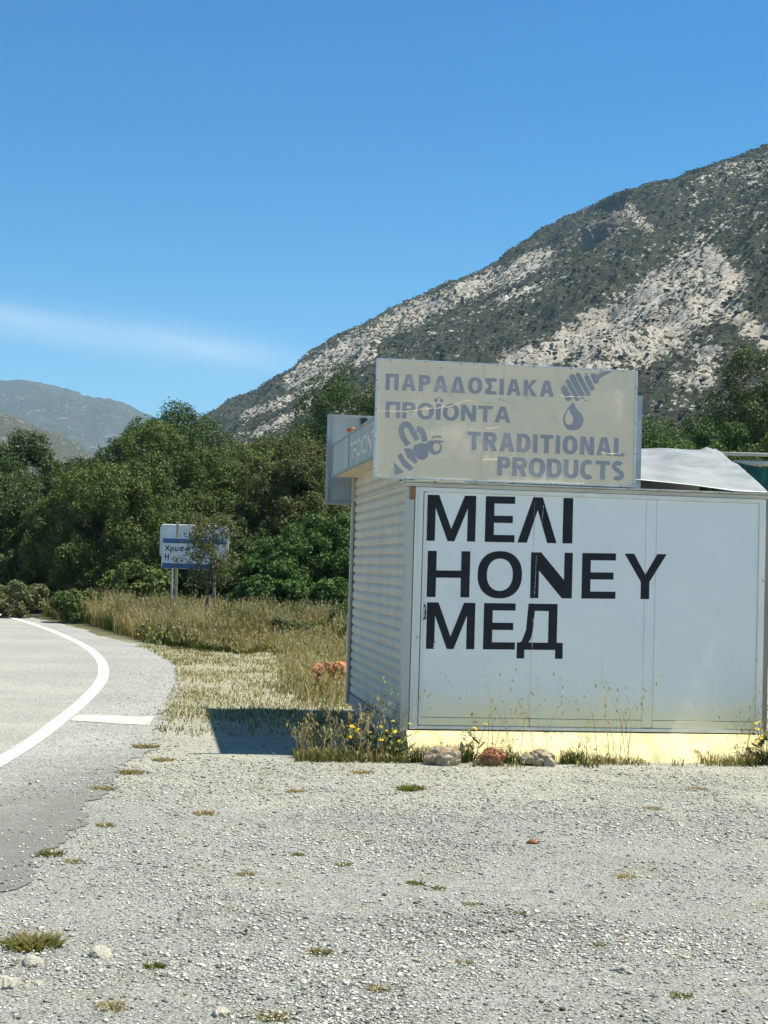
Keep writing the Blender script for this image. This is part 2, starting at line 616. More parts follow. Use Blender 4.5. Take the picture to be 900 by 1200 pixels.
# the cliff notch under the ridge
caz, cs0 = 8.65, 0.9
azd = np.degrees(AZ)
notch = np.clip((caz - azd) / 0.12, 0, 1) * np.clip((azd - (caz - 1.9)) / 1.8, 0, 1) * np.clip(1 - np.abs(S - 0.885) / 0.09, 0, 1) ** 0.5
Z = Z - notch * 42
mid_el = np.degrees(np.arctan2(Z - 1.6, D))


def seg_mask(A, E, pl, w, soft=0.6):
    """distance mask to a polyline on the mountain face, both in degrees of bearing and height"""
    m = np.zeros_like(A)
    for (a, b) in zip(pl[:-1], pl[1:]):
        a, b = np.array(a), np.array(b)
        d = b - a
        t = np.clip(((A - a[0]) * d[0] + (E - a[1]) * d[1]) / (d @ d), 0, 1)
        dist = np.hypot(A - a[0] - t * d[0], E - a[1] - t * d[1])
        m = np.maximum(m, np.clip(1.5 - dist / w, 0, 1))
    return m


def deg(x, y):       # bearing / height of a spot on the face
    c, s_ = math.cos(R_(1.65)), math.sin(R_(1.65))
    u, v = (x - 450) / 1800, -(y - 600) / 1800
    uu, vv = u * c - v * s_, u * s_ + v * c
    p = R_(2.07)
    dy, dz = math.cos(p) - vv * math.sin(p), math.sin(p) + vv * math.cos(p)
    return (math.degrees(math.atan2(uu, dy)), math.degrees(math.atan2(dz, math.hypot(uu, dy))))


rock = np.zeros_like(Z)
for pl, w, k in [
    ([(600, 425), (650, 405), (700, 372), (750, 350), (790, 318), (825, 292)], 0.62, 1.0),
    ([(690, 415), (740, 392), (790, 375), (830, 345), (850, 325), (820, 300)], 0.85, 0.95),
    ([(830, 345), (865, 360), (905, 395)], 0.35, 0.95),
    ([(780, 395), (830, 405), (825, 432), (800, 438)], 0.55, 0.85),
    ([(640, 440), (720, 425), (760, 410)], 0.4, 0.7),
    ([(345, 440), (420, 398), (480, 366), (540, 338), (600, 315), (640, 295)], 0.42, 0.85),
    ([(285, 484), (350, 457), (400, 430), (440, 408)], 0.18, 0.8),
    ([(300, 505), (340, 482), (385, 458)], 0.22, 0.8),
    ([(480, 400), (540, 372), (600, 350), (660, 318)], 0.25, 0.35),
    ([(585, 347), (628, 331)], 0.14, 0.9),
    ([(722, 262), (735, 240), (760, 262)], 0.24, 0.8),
    ([(800, 235), (845, 200), (900, 190)], 0.5, 0.46),
    ([(840, 255), (900, 240)], 0.5, 0.45),
    ([(640, 300), (700, 262)], 0.4, 0.3),
    ([(760, 460), (800, 470), (830, 500)], 0.5, 0.4),
]:
    rock = np.maximum(rock, k * seg_mask(azd, mid_el, [deg(*p) for p in pl], w))
rock = np.maximum(rock, 0.34 * fbm(X / 60, Y / 60, 4, 77))
V = np.stack([X, Y, Z - 2.0], -1).reshape(-1, 3)
ii = np.arange(NA * NR).reshape(NR, NA)
Qm = np.stack([ii[:-1, :-1], ii[:-1, 1:], ii[1:, 1:], ii[1:, :-1]], -1).reshape(-1, 4)


def mountain_mat(name, rocks, vegs, useattr=True, sc=1.0):
    m, nt, b = new_mat(name)
    P = objvec(nt, None, 'World')
    n1 = noise(nt, 0.075 * sc, 8, 0.72, P)
    n2 = noise(nt, 0.42 * sc, 6, 0.7, P)
    n3 = noise(nt, 0.012 * sc, 4, 0.5, P)
    if useattr:
        at = N(nt, 'ShaderNodeAttribute', attribute_name='rock')
        r = at.outputs['Fac']
    else:
        r = mth(nt, 'MULTIPLY', n3, 0.62)
    r = mth(nt, 'MULTIPLY', r, 0.70)
    k = mth(nt, 'ADD', r, mth(nt, 'MULTIPLY', mth(nt, 'SUBTRACT', n1, 0.5), 1.5))
    k = mth(nt, 'ADD', k, mth(nt, 'MULTIPLY', mth(nt, 'SUBTRACT', n2, 0.5), 2.8))
    rc = ramp(nt, mth(nt, 'ADD', mth(nt, 'MULTIPLY', n3, 0.6), mth(nt, 'MULTIPLY', n2, 0.4)), rocks)
    vc = ramp(nt, n2, vegs)
    c = mixc(nt, smooth(nt, k, 0.42, 0.62), vc, rc)
    nt.links.new(c, b.inputs['Base Color'])
    b.inputs['Roughness'].default_value = 1.0
    b.inputs['Specular IOR Level'].default_value = 0.05
    bump(nt, b, mth(nt, 'ADD', n2, n1), 0.9, 3.0 / sc)
    return m


M_mount = mountain_mat('limestone_and_scrub', [(0.3, (0.34, 0.27, 0.20)), (0.5, (0.48, 0.43, 0.36)), (0.7, (0.60, 0.56, 0.49))],
                       [(0.3, (0.035, 0.040, 0.025)), (0.55, (0.066, 0.069, 0.045)), (0.75, (0.12, 0.112, 0.08))])
mo = fast('mountain', V, Qm, mats=M_mount, smooth_=True)
a = mo.data.attributes.new('rock', 'FLOAT', 'POINT')
a.data.foreach_set('value', rock.astype(np.float32).ravel())
tag(mo, kind='structure')


def hill(name, prof, R, depth, mat, zb, seed, amp):
    pr = np.array(prof)
    az_ = np.linspace(pr[0, 0], pr[-1, 0], 220)
    s_ = np.linspace(0, 1.5, 110)
    A, S_ = np.meshgrid(np.radians(az_), s_)
    e = np.interp(az_, pr[:, 0], pr[:, 1]) + (fbm(az_ * 2.5, az_ * 0, 5, seed, 0.6) - 0.5) * 0.25
    H = np.tan(np.radians(e)) * R + 1.6
    D_ = R - depth + depth * S_
    x, y = D_ * np.sin(A), D_ * np.cos(A)
    rz = np.where(S_ < 1, S_ ** 1.1, 1 - (S_ - 1) * 1.2)
    env_ = np.clip(S_ * 3, 0, 1) * np.clip((1.02 - S_) * 5, 0.05, 1)
    dg = x * 0.7 - y * 0.5
    z = H[None] * rz + ((fbm(x / amp, y / amp, 6, seed + 1, 0.55) - 0.5) * amp * 0.35 + (0.5 - np.abs(fbm(dg / (amp * 1.2), (x + y) / (amp * 4), 4, seed + 2) - 0.5) * 2) * amp * 0.22) * env_
    k = np.arange(A.size).reshape(A.shape)
    Qh = np.stack([k[:-1, :-1], k[:-1, 1:], k[1:, 1:], k[1:, :-1]], -1).reshape(-1, 4)
    return tag(fast(name, np.stack([x, y, z + zb], -1).reshape(-1, 3), Qh, mats=mat, smooth_=True), kind='structure')


M_far = mountain_mat('far_scrub', [(0.3, (0.16, 0.14, 0.11)), (0.6, (0.24, 0.22, 0.18))], [(0.3, (0.045, 0.05, 0.034)), (0.7, (0.085, 0.083, 0.055))], False, 0.25)
M_midh = mountain_mat('near_scrub', [(0.3, (0.23, 0.18, 0.13)), (0.6, (0.33, 0.28, 0.22))], [(0.3, (0.055, 0.058, 0.034)), (0.7, (0.10, 0.09, 0.055))], False, 0.7)
hill('far_hill', [(-40, 3.2), (-32, 4.2), (-24, 4.1), (-18.56, 4.76), (-15.99, 5.97), (-14.22, 6.52), (-13.62, 6.55), (-12.4, 6.40), (-10.85, 6.03), (-9.92, 5.95), (-8.97, 5.56), (-7.05, 4.38), (-4, 2.5), (2, 1.0)],
     4300, 1900, M_far, -5, 60, 330)
hill('middle_hill', [(-40, 4.5), (-30, 5.6), (-22, 5.3), (-17.14, 5.45), (-14.18, 5.42), (-13.41, 5.12), (-12.34, 4.78), (-11.4, 4.3), (-9.52, 3.3), (-6, 1.5), (-3, 0.5)],
     1900, 900, M_midh, -4, 90, 110)

# scrub on the mountain face: countless low bushes, one mass
phi = (1 + 5 ** 0.5) / 2
ICO = np.array([(-1, phi, 0), (1, phi, 0), (-1, -phi, 0), (1, -phi, 0), (0, -1, phi), (0, 1, phi), (0, -1, -phi), (0, 1, -phi), (phi, 0, -1), (phi, 0, 1), (-phi, 0, -1), (-phi, 0, 1)]) / math.hypot(1, phi)
ICOF = np.array([(0, 11, 5), (0, 5, 1), (0, 1, 7), (0, 7, 10), (0, 10, 11), (1, 5, 9), (5, 11, 4), (11, 10, 2), (10, 7, 6), (7, 1, 8), (3, 9, 4), (3, 4, 2), (3, 2, 6), (3, 6, 8), (3, 8, 9), (4, 9, 5), (2, 4, 11), (6, 2, 10), (8, 6, 7), (9, 8, 1)])


def blobs(P, size, flat=0.75, jit=0.35):
    n = len(P)
    v = ICO[None] * (1 + rng.uniform(-jit, jit, (n, 12, 1))) * size[:, None, None]
    v[:, :, 2] *= flat
    th = rng.uniform(0, 2 * np.pi, n)
    c, s_ = np.cos(th)[:, None], np.sin(th)[:, None]
    v = np.stack([v[..., 0] * c - v[..., 1] * s_, v[..., 0] * s_ + v[..., 1] * c, v[..., 2]], -1) + P[:, None]
    f = ICOF[None] + (np.arange(n) * 12)[:, None, None]
    return v.reshape(-1, 3), f.reshape(-1, 3)


NSH = 80000
rr = rng.integers(0, NR - 62, NSH * 3)
cc = rng.integers(60, NA - 130, NSH * 3)
keep = rng.random(NSH * 3) < np.clip(1.15 - rock[rr, cc] * 0.75, 0.1, 1) * np.clip(D[rr, cc] / 1000, 0.2, 1)
rr, cc = rr[keep][:NSH], cc[keep][:NSH]
Pm = np.stack([X[rr, cc], Y[rr, cc], Z[rr, cc] - 2.0], -1)
Pm[:, :2] += rng.uniform(-1.6, 1.6, (len(Pm), 2))
szs = rng.lognormal(0.0, 0.5, len(Pm)) * 0.40
Pm[:, 2] += 0.1
vb, fb = blobs(Pm, np.clip(szs, 0.2, 1.8), 0.5)


def tint_mat(name, stops, rough=0.7, trans=0.0, attr='tint', spec=0.25):
    m, nt, b = new_mat(name)
    at = N(nt, 'ShaderNodeAttribute', attribute_name=attr)
    c = ramp(nt, at.outputs['Fac'], stops)
    nt.links.new(c, b.inputs['Base Color'])
    b.inputs['Roughness'].default_value = rough
    b.inputs['Specular IOR Level'].default_value = spec
    if trans:
        t = nt.nodes.new('ShaderNodeBsdfTranslucent')
        nt.links.new(mixc(nt, 1.0, c, (1.0, 1.0, 0.45), 'MULTIPLY'), t.inputs['Color'])
        mx = nt.nodes.new('ShaderNodeMixShader')
        mx.inputs[0].default_value = trans
        o = nt.nodes['Material Output']
        nt.links.new(b.outputs[0], mx.inputs[1])
        nt.links.new(t.outputs[0], mx.inputs[2])
        nt.links.new(mx.outputs[0], o.inputs['Surface'])
    return m


M_scrub = tint_mat('scrub_bush', [(0.0, (0.03, 0.036, 0.021)), (0.6, (0.055, 0.06, 0.035)), (1.0, (0.095, 0.09, 0.055))], 0.95, spec=0.05)
so = fast('mountain_scrub', vb, None, fb, mats=M_scrub, tt=np.repeat(rng.random(len(Pm)), 20))
tag(so, kind='stuff')

# ------------------------------------------------------------------ foliage
M_bark = weathered('bark', (0.10, 0.085, 0.065), (0.17, 0.15, 0.12), 0.9, 9, 0.1, bumpk=0.4)


def leaf_mat(name, dark, mid, light, dry=None, tr=0.22):
    st = [(0.0, dark), (0.45, mid), (0.86, light)]
    st.append((1.0, dry if dry else light))
    return tint_mat(name, st, 0.6, tr, spec=0.22)


LM = {
    'deep': leaf_mat('deep_green_leaves', (0.032, 0.052, 0.017), (0.062, 0.100, 0.028), (0.105, 0.148, 0.040)),
    'olive': leaf_mat('olive_green_leaves', (0.050, 0.078, 0.020), (0.094, 0.138, 0.034), (0.152, 0.195, 0.052), (0.17, 0.12, 0.05)),
    'fresh': leaf_mat('fresh_green_leaves', (0.034, 0.064, 0.017), (0.072, 0.134, 0.030), (0.13, 0.20, 0.05)),
    'brown': leaf_mat('brownish_green_leaves', (0.056, 0.070, 0.022), (0.104, 0.118, 0.036), (0.158, 0.160, 0.056), (0.15, 0.09, 0.045)),
    'sage': leaf_mat('grey_sage_leaves', (0.08, 0.095, 0.040), (0.15, 0.165, 0.07), (0.23, 0.23, 0.105), (0.25, 0.21, 0.1)),
    'sapling': leaf_mat('sparse_olive_leaves', (0.065, 0.075, 0.03), (0.125, 0.135, 0.055), (0.20, 0.20, 0.09), tr=0.3),
}


def leaves(centers, outward, size, aspect=0.55, rand=0.85, base_tint=None):
    """one rhombus leaf per centre, facing roughly outward/upward"""
    n = len(centers)
    d = outward + rng.normal(0, rand, (n, 3)) + np.array([0, 0, 0.35])
    d /= np.linalg.norm(d, axis=1)[:, None]
    t = rng.normal(0, 1, (n, 3))
    u = np.cross(d, t)
    u /= np.linalg.norm(u, axis=1)[:, None]
    w = np.cross(d, u)
    L = (size * rng.uniform(0.6, 1.35, n))[:, None]
    c = centers
    bend = d * L * 0.12
    v = np.stack([c - u * L * 0.5, c - w * L * aspect * 0.5 + bend, c + u * L * 0.5, c + w * L * aspect * 0.5 + bend], 1)
    q = np.arange(n * 4).reshape(n, 4)
    return v.reshape(-1, 3), q


def crown_leaves(W, H, n, lobes, leaf, low=0.05, seed=0, spiky=0.0, gap=0.42):
    """leaves on a cloud of overlapping lobes; ground-hugging when low is small"""
    r = np.random.default_rng(seed)
    lc, lr = [], []
    for i in range(lobes):
        while True:
            p = r.uniform(-1, 1, 3)
            q = np.linalg.norm(p)
            if 0.25 < q < 1:
                break
        zt = low + (1 - low) * (0.5 + 0.5 * p[2])
        # width envelope: broad below, rounded on top
        wid = math.sqrt(max(0.05, 1 - ((zt - 0.42) / 0.62) ** 2))
        rad = r.uniform(0.16, 0.30) * (0.6 + 0.4 * wid)
        lc.append((p[0] * W * 0.5 * wid * (1 - rad * 0.8), p[1] * W * 0.5 * wid * (1 - rad * 0.8), max(rad * W * 0.25, zt * H - rad * W * 0.5 * max(0, (zt - .5) * 2))))
        lr.append(rad * W * 0.75)
    lc.append((0, 0, H * 0.5))
    lr.append(W * 0.30)
    lc, lr = np.array(lc), np.array(lr)
    lr = np.minimum(lr, H * 0.34)
    over = lc[:, 2] + lr * 0.95 - H
    lc[:, 2] -= np.maximum(over, 0)
    # every lobe carries smaller twig heads over its outer side
    nsub = 13
    sd_ = r.normal(0, 1, (len(lr) * nsub, 3))
    sd_[:, 2] = np.where(sd_[:, 2] < 0, -sd_[:, 2] * r.choice([1, 1, -0.6], len(sd_)), sd_[:, 2])
    sd_ /= np.linalg.norm(sd_, axis=1)[:, None]
    par = np.repeat(np.arange(len(lr)), nsub)
    sr = lr[par] * r.uniform(0.30, 0.50, len(par))
    sc_ = lc[par] + sd_ * (lr[par] * r.uniform(0.66, 0.92, len(par)))[:, None]
    w = sr ** 2
    k = r.choice(len(sr), int(n * 1.9), p=w / w.sum())
    d = r.normal(0, 1, (len(k), 3)) + sd_[k] * 0.7
    d /= np.linalg.norm(d, axis=1)[:, None]
    rad = sr[k] * (0.55 + 0.5 * r.random(len(k)) ** 0.6)
    tuft = vnoise(d[:, 0] * 3.4 + k * 3.1, d[:, 1] * 3.4 + d[:, 2] * 4.3 + k * 1.7, seed + 5)
    rad = rad * (0.85 + 0.30 * tuft + spiky * 2 * (tuft > 0.72) * r.random(len(k)))
    P = sc_[k] + d * rad[:, None]
    ok = (P[:, 2] > 0.02) & (tuft > gap * r.random(len(k)))
    sub_t = r.uniform(-0.10, 0.10, len(sr))
    # drop leaves buried inside other lobes
    for j in range(len(lr)):
        dd = np.linalg.norm(P - lc[j], axis=1)
        ok &= ~(dd < lr[j] * 0.60)
    P, d, k, tuft = P[ok][:n], d[ok][:n], k[ok][:n], tuft[ok][:n]
    lobe_t = r.uniform(-0.16, 0.16, len(lr))
    tint = np.clip(0.40 + lobe_t[par[k]] + sub_t[k] + r.normal(0, 0.10, len(k)) + (tuft - 0.5) * 0.35, 0, 0.97)
    tint = np.where(r.random(len(k)) < 0.012, 1.0, tint)
    v, q = leaves(P, d, np.full(len(P), leaf))
    return v, q, tint, lc, lr


def tree(name, label, cat, x, y, W, H, mat, n, lobes=22, leaf=0.15, low=0.05, seed=0, group=None, spiky=0.1, gap=0.30, z=None, trunk_r=0.09):
    zb = float(ground_z(np.array([x]), np.array([y]))[0]) if z is None else z
    t = thing(name, label, cat, (x, y, zb), 0, group)
    v, q, tint, lc, lr = crown_leaves(W, H, n, lobes, leaf, low, seed, spiky, gap)
    fast('crown', v, q, None, LM[mat], tint, parent=t)
    m = MB()
    m.tube([(0, 0, -0.1), (0.05 * W * 0.2, 0, H * 0.22), (0, 0.04 * W, H * 0.5), (0, 0, H * 0.72)], [trunk_r, trunk_r * 0.75, trunk_r * 0.5, trunk_r * 0.25], 7)
    r = random.Random(seed)
    for j in range(min(len(lc), 9)):
        z0 = r.uniform(0.12, 0.45) * H
        e = Vector(lc[j]) * 0.92
        m.tube([(0, 0, z0), (e.x * 0.5, e.y * 0.5, (z0 + e.z) * 0.5 + 0.05 * H), e], [trunk_r * 0.5, trunk_r * 0.3, trunk_r * 0.1], 5)
    m.build('trunk', M_bark, t, smooth_=True)
    return t


TG = 'trees of the thicket'
TREES = [
    ('dense_tree', 'tallest dark round-topped tree rising above the middle of the thicket', -9.3, 68, 7.6, 8.4, 'deep', 42000, 0.17, 0.12),
    ('dense_tree', 'dark evergreen tree with domed top at the left edge of the photo', -14.2, 60, 6.6, 6.0, 'deep', 60000, 0.16, 0.03),
    ('dense_tree', 'dark tree in the dip between the left domed tree and the tallest one', -11.9, 66, 6.0, 6.3, 'deep', 28000, 0.16, 0.04),
    ('bushy_tree', 'brownish green tree right of the tallest tree, under the foot of the mountain ridge', -5.4, 62, 5.2, 6.9, 'brown', 26000, 0.16, 0.08),
    ('bushy_tree', 'brownish tree between the thicket and the tall dark tree beside the banner', -3.3, 60, 4.4, 6.4, 'brown', 24000, 0.16, 0.08),
    ('dense_tree', 'tall dark green tree showing just left of the banner', -1.7, 78, 9.8, 11.6, 'deep', 56000, 0.17, 0.12),
    ('bushy_tree', 'broad olive green bush reaching down to the road, in front at the left', -8.1, 45, 5.0, 4.3, 'olive', 44000, 0.12, 0.02),
    ('bushy_tree', 'olive green tree with pale lit leaves behind the left half of the place sign', -7.7, 52, 5.4, 6.0, 'olive', 42000, 0.13, 0.04),
    ('bushy_tree', 'large olive green tree filling the thicket right above the place sign', -5.3, 54, 5.6, 6.0, 'olive', 44000, 0.13, 0.04),
    ('bushy_tree', 'brown tinged tree between the place sign and the stall', -2.8, 48, 4.2, 5.4, 'brown', 36000, 0.12, 0.03),
    ('bushy_tree', 'bright green bush close behind the left corner of the stall', -1.5, 43, 2.9, 2.95, 'fresh', 26000, 0.11, 0.02),
    ('bushy_tree', 'green bush low beside the right post of the place sign', -2.9, 42, 2.3, 2.3, 'fresh', 20000, 0.11, 0.02),
    ('dense_tree', 'shaded dark tree below the domed tree at the left edge', -13.1, 53, 5.4, 4.3, 'deep', 36000, 0.14, 0.01),
    ('dense_tree', 'dark low tree behind the broad roadside bush', -10.4, 50, 4.6, 4.2, 'deep', 34000, 0.14, 0.01),
    ('dense_tree', 'dark tree standing right behind the place sign', -4.6, 46.5, 3.4, 3.1, 'deep', 24000, 0.13, 0.02),
    ('bushy_tree', 'olive tree behind the stall wall, hidden up to its top beside the roof sign', -0.4, 56, 4.4, 6.2, 'olive', 22000, 0.14, 0.05),
    ('dense_tree', 'big dark round tree above the roof at the right edge of the photo', 13.9, 58, 6.8, 10.1, 'deep', 46000, 0.15, 0.10),
    ('bushy_tree', 'green shrub left of the big dark tree, beside the banner post', 7.9, 46, 4.6, 6.05, 'fresh', 32000, 0.12, 0.05),
    ('bushy_tree', 'light green shrub in front of the big dark tree above the tin roof', 9.6, 45, 4.2, 6.3, 'fresh', 32000, 0.12, 0.05),
    ('bushy_tree', 'olive shrub over the netting at the right edge of the photo', 10.9, 42, 3.6, 6.2, 'olive', 30000, 0.12, 0.05),
    ('bushy_tree', 'olive tree hidden behind the middle of the stall', 2.6, 50, 5.0, 5.0, 'olive', 18000, 0.14, 0.02),
    ('bushy_tree', 'olive tree behind the stall between the banner and the light green shrub', 5.8, 52, 6.0, 6.2, 'olive', 22000, 0.13, 0.05),
]
for i, (nm, lb, x, y, W, H, mt, n, lf, low) in enumerate(TREES):
    tree(nm, lb, 'tree', x, y, W, H, mt, int(n * 2.3), 38, lf * 0.64, low, 100 + i, TG, 0.12)
UG = 'low bushes under the thicket'
for i, (lb, x, y, W, H, mt) in enumerate([
    ('low dark bush under the domed tree at the left edge, behind the grey shrub', -13.6, 47.0, 3.6, 1.7, 'deep'),
    ('low dark bush between the grey roadside shrub and the broad olive bush', -11.2, 46.0, 3.2, 1.8, 'deep'),
    ('low olive bush at the foot of the thicket left of the place sign posts', -6.6, 42.5, 2.6, 1.3, 'olive'),
    ('low dark bush at the foot of the thicket behind the sapling', -4.5, 43.0, 2.6, 1.5, 'deep'),
    ('low green bush at the foot of the thicket midway between sign and stall', -2.7, 40.5, 2.4, 1.15, 'fresh'),
    ('low olive bush standing behind the netting frame', 6.4, 36.0, 3.6, 1.9, 'olive'),
    ('low dark bush behind the right end of the netting frame', 9.6, 35.0, 3.4, 1.8, 'deep'),
    ('low brown bush on the open ground behind the stall', 3.0, 38.0, 3.2, 1.6, 'brown'),
    ('low green bush directly beside the far edge of the shutter', -1.1, 39.0, 2.2, 1.1, 'fresh'),
]):
    tree('low_bush', lb, 'bush', x, y, W, H, mt, 14000, 18, 0.11, 0.0, 400 + i, UG, trunk_r=0.03)
for i, (lb, x, y, W, H, mt, n) in enumerate([
    ('round dark green herb clump in the tall grass near the far edge of the shutter', -0.85, 31.5, 0.9, 0.62, 'deep', 5000),
    ('pale green herb clump in the tall grass right beside the stall', -0.45, 33.0, 1.3, 0.8, 'fresh', 6000),
    ('low light green herb clump in the tall grass left of the dark round clump', -1.75, 30.2, 1.1, 0.5, 'sage', 5000),
    ('olive herb clump in the front of the tall grass left of the sapling', -4.35, 30.6, 0.8, 0.36, 'sage', 4000),
    ('wide olive herb clump in the tall grass between sapling and stall', -2.9, 31.8, 1.5, 0.55, 'brown', 6000),
]):
    tree('herb_clump', lb, 'herb', x, y, W, H, mt, n, 12, 0.05, 0.0, 500 + i, 'herb clumps in the tall grass', trunk_r=0.012)
tree('roadside_shrub', 'grey green shrub on the verge at the far left beside the road', 'shrub', -9.75, 40.6, 2.5, 1.0, 'sage', 12000, 14, 0.08, 0.02, 300, 'shrubs along the road edge', trunk_r=0.03)
tree('roadside_shrub', 'small dark green shrub between the road edge and the tall grass', 'shrub', -7.5, 38.4, 1.9, 0.75, 'olive', 10000, 12, 0.08, 0.02, 301, 'shrubs along the road edge', trunk_r=0.03)

# thin sapling before the place sign
sx, sy = -3.72, 33.0
sz = float(ground_z(np.array([sx]), np.array([sy]))[0])
sap = thing('sapling', 'slender sparse olive sapling growing in front of the right half of the place sign', 'sapling', (sx, sy, sz))
m = MB()
m.tube([(-0.03, 0, -0.05), (-0.03, 0, 0.5), (0.0, 0.02, 1.1), (0.06, 0, 1.7), (0.1, 0.02, 2.35)], [0.035, 0.03, 0.024, 0.016, 0.006], 7)
tips = []
rs = random.Random(5)
for j in range(38):
    z0 = 0.85 + 1.4 * rs.random() ** 0.8
    an = rs.uniform(0, 6.28)
    ln = rs.uniform(0.30, 0.80) * (1.1 - 0.35 * abs(z0 - 1.4))
    e = Vector((math.cos(an) * ln, math.sin(an) * ln * 0.8, z0 + rs.uniform(0.1, 0.4)))
    m.tube([(0.04 * z0 - .02, 0, z0), e * 0.5 + Vector((0, 0, z0 * 0.5)), e], [0.009, 0.006, 0.003], 5)
    for q in range(5):
        f = rs.uniform(0.35, 1.05)
        tips.append((e.x * f, e.y * f, z0 + (e.z - z0) * f))
m.build('trunk', M_bark, sap, smooth_=True)
tips = np.array(tips)
k = rng.integers(0, len(tips), 3600)
P = tips[k] + rng.normal(0, 0.085, (3600, 3))
v, q = leaves(P, np.zeros_like(P) + [0, 0, 0.3], np.full(len(P), 0.085), 0.32, 1.0)
fast('crown', v, q, None, LM['sapling'], np.clip(rng.normal(0.45, 0.22, len(q)), 0, 1), parent=sap)


# ------------------------------------------------------------------ grass (stuff)
def in_kiosk(x, y, pad=0.12):
    c, s_ = math.cos(R_(8.3)), math.sin(R_(8.3))
    dx, dy = x - 0.264, y - 13.165
    u, w = dx * c + dy * s_, -dx * s_ + dy * c
    return (u > -pad) & (u < 3.2 + pad) & (w > -pad) & (w < 4.0 + pad)


def blades(name, x, y, h, wd, lean, tint, mat, seeds=0.0, seedlen=0.12, tiptint=0.15, z=None):
    n = len(x)
    zb = ground_z(x, y) if z is None else z
    th = rng.uniform(0, 2 * np.pi, n)
    ln = lean * rng.uniform(0.3, 1.5, n) * h
    dx, dy = np.cos(th) * ln, np.sin(th) * ln
    fa = rng.uniform(0, np.pi, n)
    wx, wy = np.cos(fa) * wd / 2, np.sin(fa) * wd / 2
    b0 = np.stack([x - wx, y - wy, zb - 0.01], -1)
    b1 = np.stack([x + wx, y + wy, zb - 0.01], -1)
    mx, my, mz = x + dx * 0.3, y + dy * 0.3, zb + h * 0.55
    m0 = np.stack([mx - wx * 0.8, my - wy * 0.8, mz], -1)
    m1 = np.stack([mx + wx * 0.8, my + wy * 0.8, mz], -1)
    tp = np.stack([x + dx, y + dy, zb + h * np.sqrt(np.clip(1 - lean ** 2 * 0.4, 0.2, 1))], -1)
    V = np.stack([b0, b1, m1, m0, tp], 1).reshape(-1, 3)
    k = np.arange(n) * 5
    Q = np.stack([k, k + 1, k + 2, k + 3], -1)
    T = np.stack([k + 3, k + 2, k + 4], -1)
    tq, tt = np.clip(tint, 0, 1), np.clip(tint + tiptint, 0, 1)
    if seeds > 0:
        sel = np.nonzero(rng.random(n) < seeds)[0]
        reps = 5
        for r_ in range(reps):
            f = 1 - 0.30 * r_ / reps * rng.uniform(0.6, 1.4, len(sel))
            c = np.stack([x[sel] + dx[sel] * f, y[sel] + dy[sel] * f, zb[sel] + h[sel] * f], -1) + rng.normal(0, 1, (len(sel), 3)) * np.array([0.014, 0.014, 0.006])
            L = seedlen * rng.uniform(0.6, 1.2, len(sel)) * 0.34
            W_ = L * 0.42
            a_ = rng.uniform(0, np.pi, len(sel))
            sv = np.stack([np.cos(a_) * W_, np.sin(a_) * W_, np.zeros(len(sel))], -1)
            up = np.stack([rng.normal(0, 0.3, len(sel)) * L, rng.normal(0, 0.3, len(sel)) * L, L], -1)
            nv = np.stack([c - up * .5, c + sv * .5, c + up * .5, c - sv * .5], 1).reshape(-1, 3)
            Q = np.concatenate([Q, len(V) + np.arange(len(sel) * 4).reshape(-1, 4)])
            V = np.concatenate([V, nv])
            tq = np.concatenate([tq, np.clip(0.86 + rng.normal(0, 0.1, len(sel)), 0, 1)])
    return fast(name, V, Q, T, mat, tq, tt)


M_grass = tint_mat('mixed_grass', [(0.0, (0.035, 0.055, 0.016)), (0.25, (0.105, 0.130, 0.036)), (0.45, (0.215, 0.205, 0.085)), (0.62, (0.275, 0.19, 0.11)), (0.8, (0.40, 0.32, 0.17)), (1.0, (0.55, 0.49, 0.32))], 0.8, 0.42, spec=0.1)


def scatter(n, x0, x1, y0, y1, ok):
    x, y = rng.uniform(x0, x1, n), rng.uniform(y0, y1, n)
    k = ok(x, y)
    return x[k], y[k]


# tall grass bank in front of the thicket
def ok_tall(x, y):
    front = 27.6 + 0.9 * np.clip(-x - 3.9, 0, 9) + (fbm(x * 1.1, y * 0.3, 3, 8) - 0.5) * 2.2
    return (x > edge_x(y) + 0.35 + 0.3 * fbm(x, y, 2, 4)) & (y > front) & (fbm(x * 0.8, y * 0.8, 3, 14) > 0.24)


x, y = scatter(95000, -9.5, 2.5, 27, 42, ok_tall)
patch = fbm(x * 0.42, y * 0.42, 4, 71)
front = np.clip((y - 27.6 - 0.9 * np.clip(-x - 3.9, 0, 9)) / 3.0, 0, 1)
h = (0.15 + 0.34 * front) * rng.uniform(0.55, 1.2, len(x)) * (0.25 + 1.5 * fbm(x * 1.6, y * 1.6, 3, 72))
t = 0.20 + 0.26 * front + (patch - 0.5) * 2.2 + (fbm(x * 2.5, y * 2.5, 3, 73) - 0.5) * 0.6 + rng.normal(0, 0.12, len(x)) - 0.25 * (1 - front)
tag(blades('tall_grass', x, y, h, 0.018, 0.35, t, M_grass, 0.22, 0.16), kind='stuff')


x, y = scatter(30000, 2.0, 16.0, 26.5, 42, lambda x, y: fbm(x * 0.6, y * 0.6, 4, 19) > 0.42)
tag(blades('meadow_grass', x, y, rng.uniform(0.10, 0.42, len(x)), 0.02, 0.4, 0.5 + rng.normal(0, 0.18, len(x)) + (fbm(x * .4, y * .4, 3, 20) - .5) * 1.2, M_grass, 0.15, 0.14), kind='stuff')


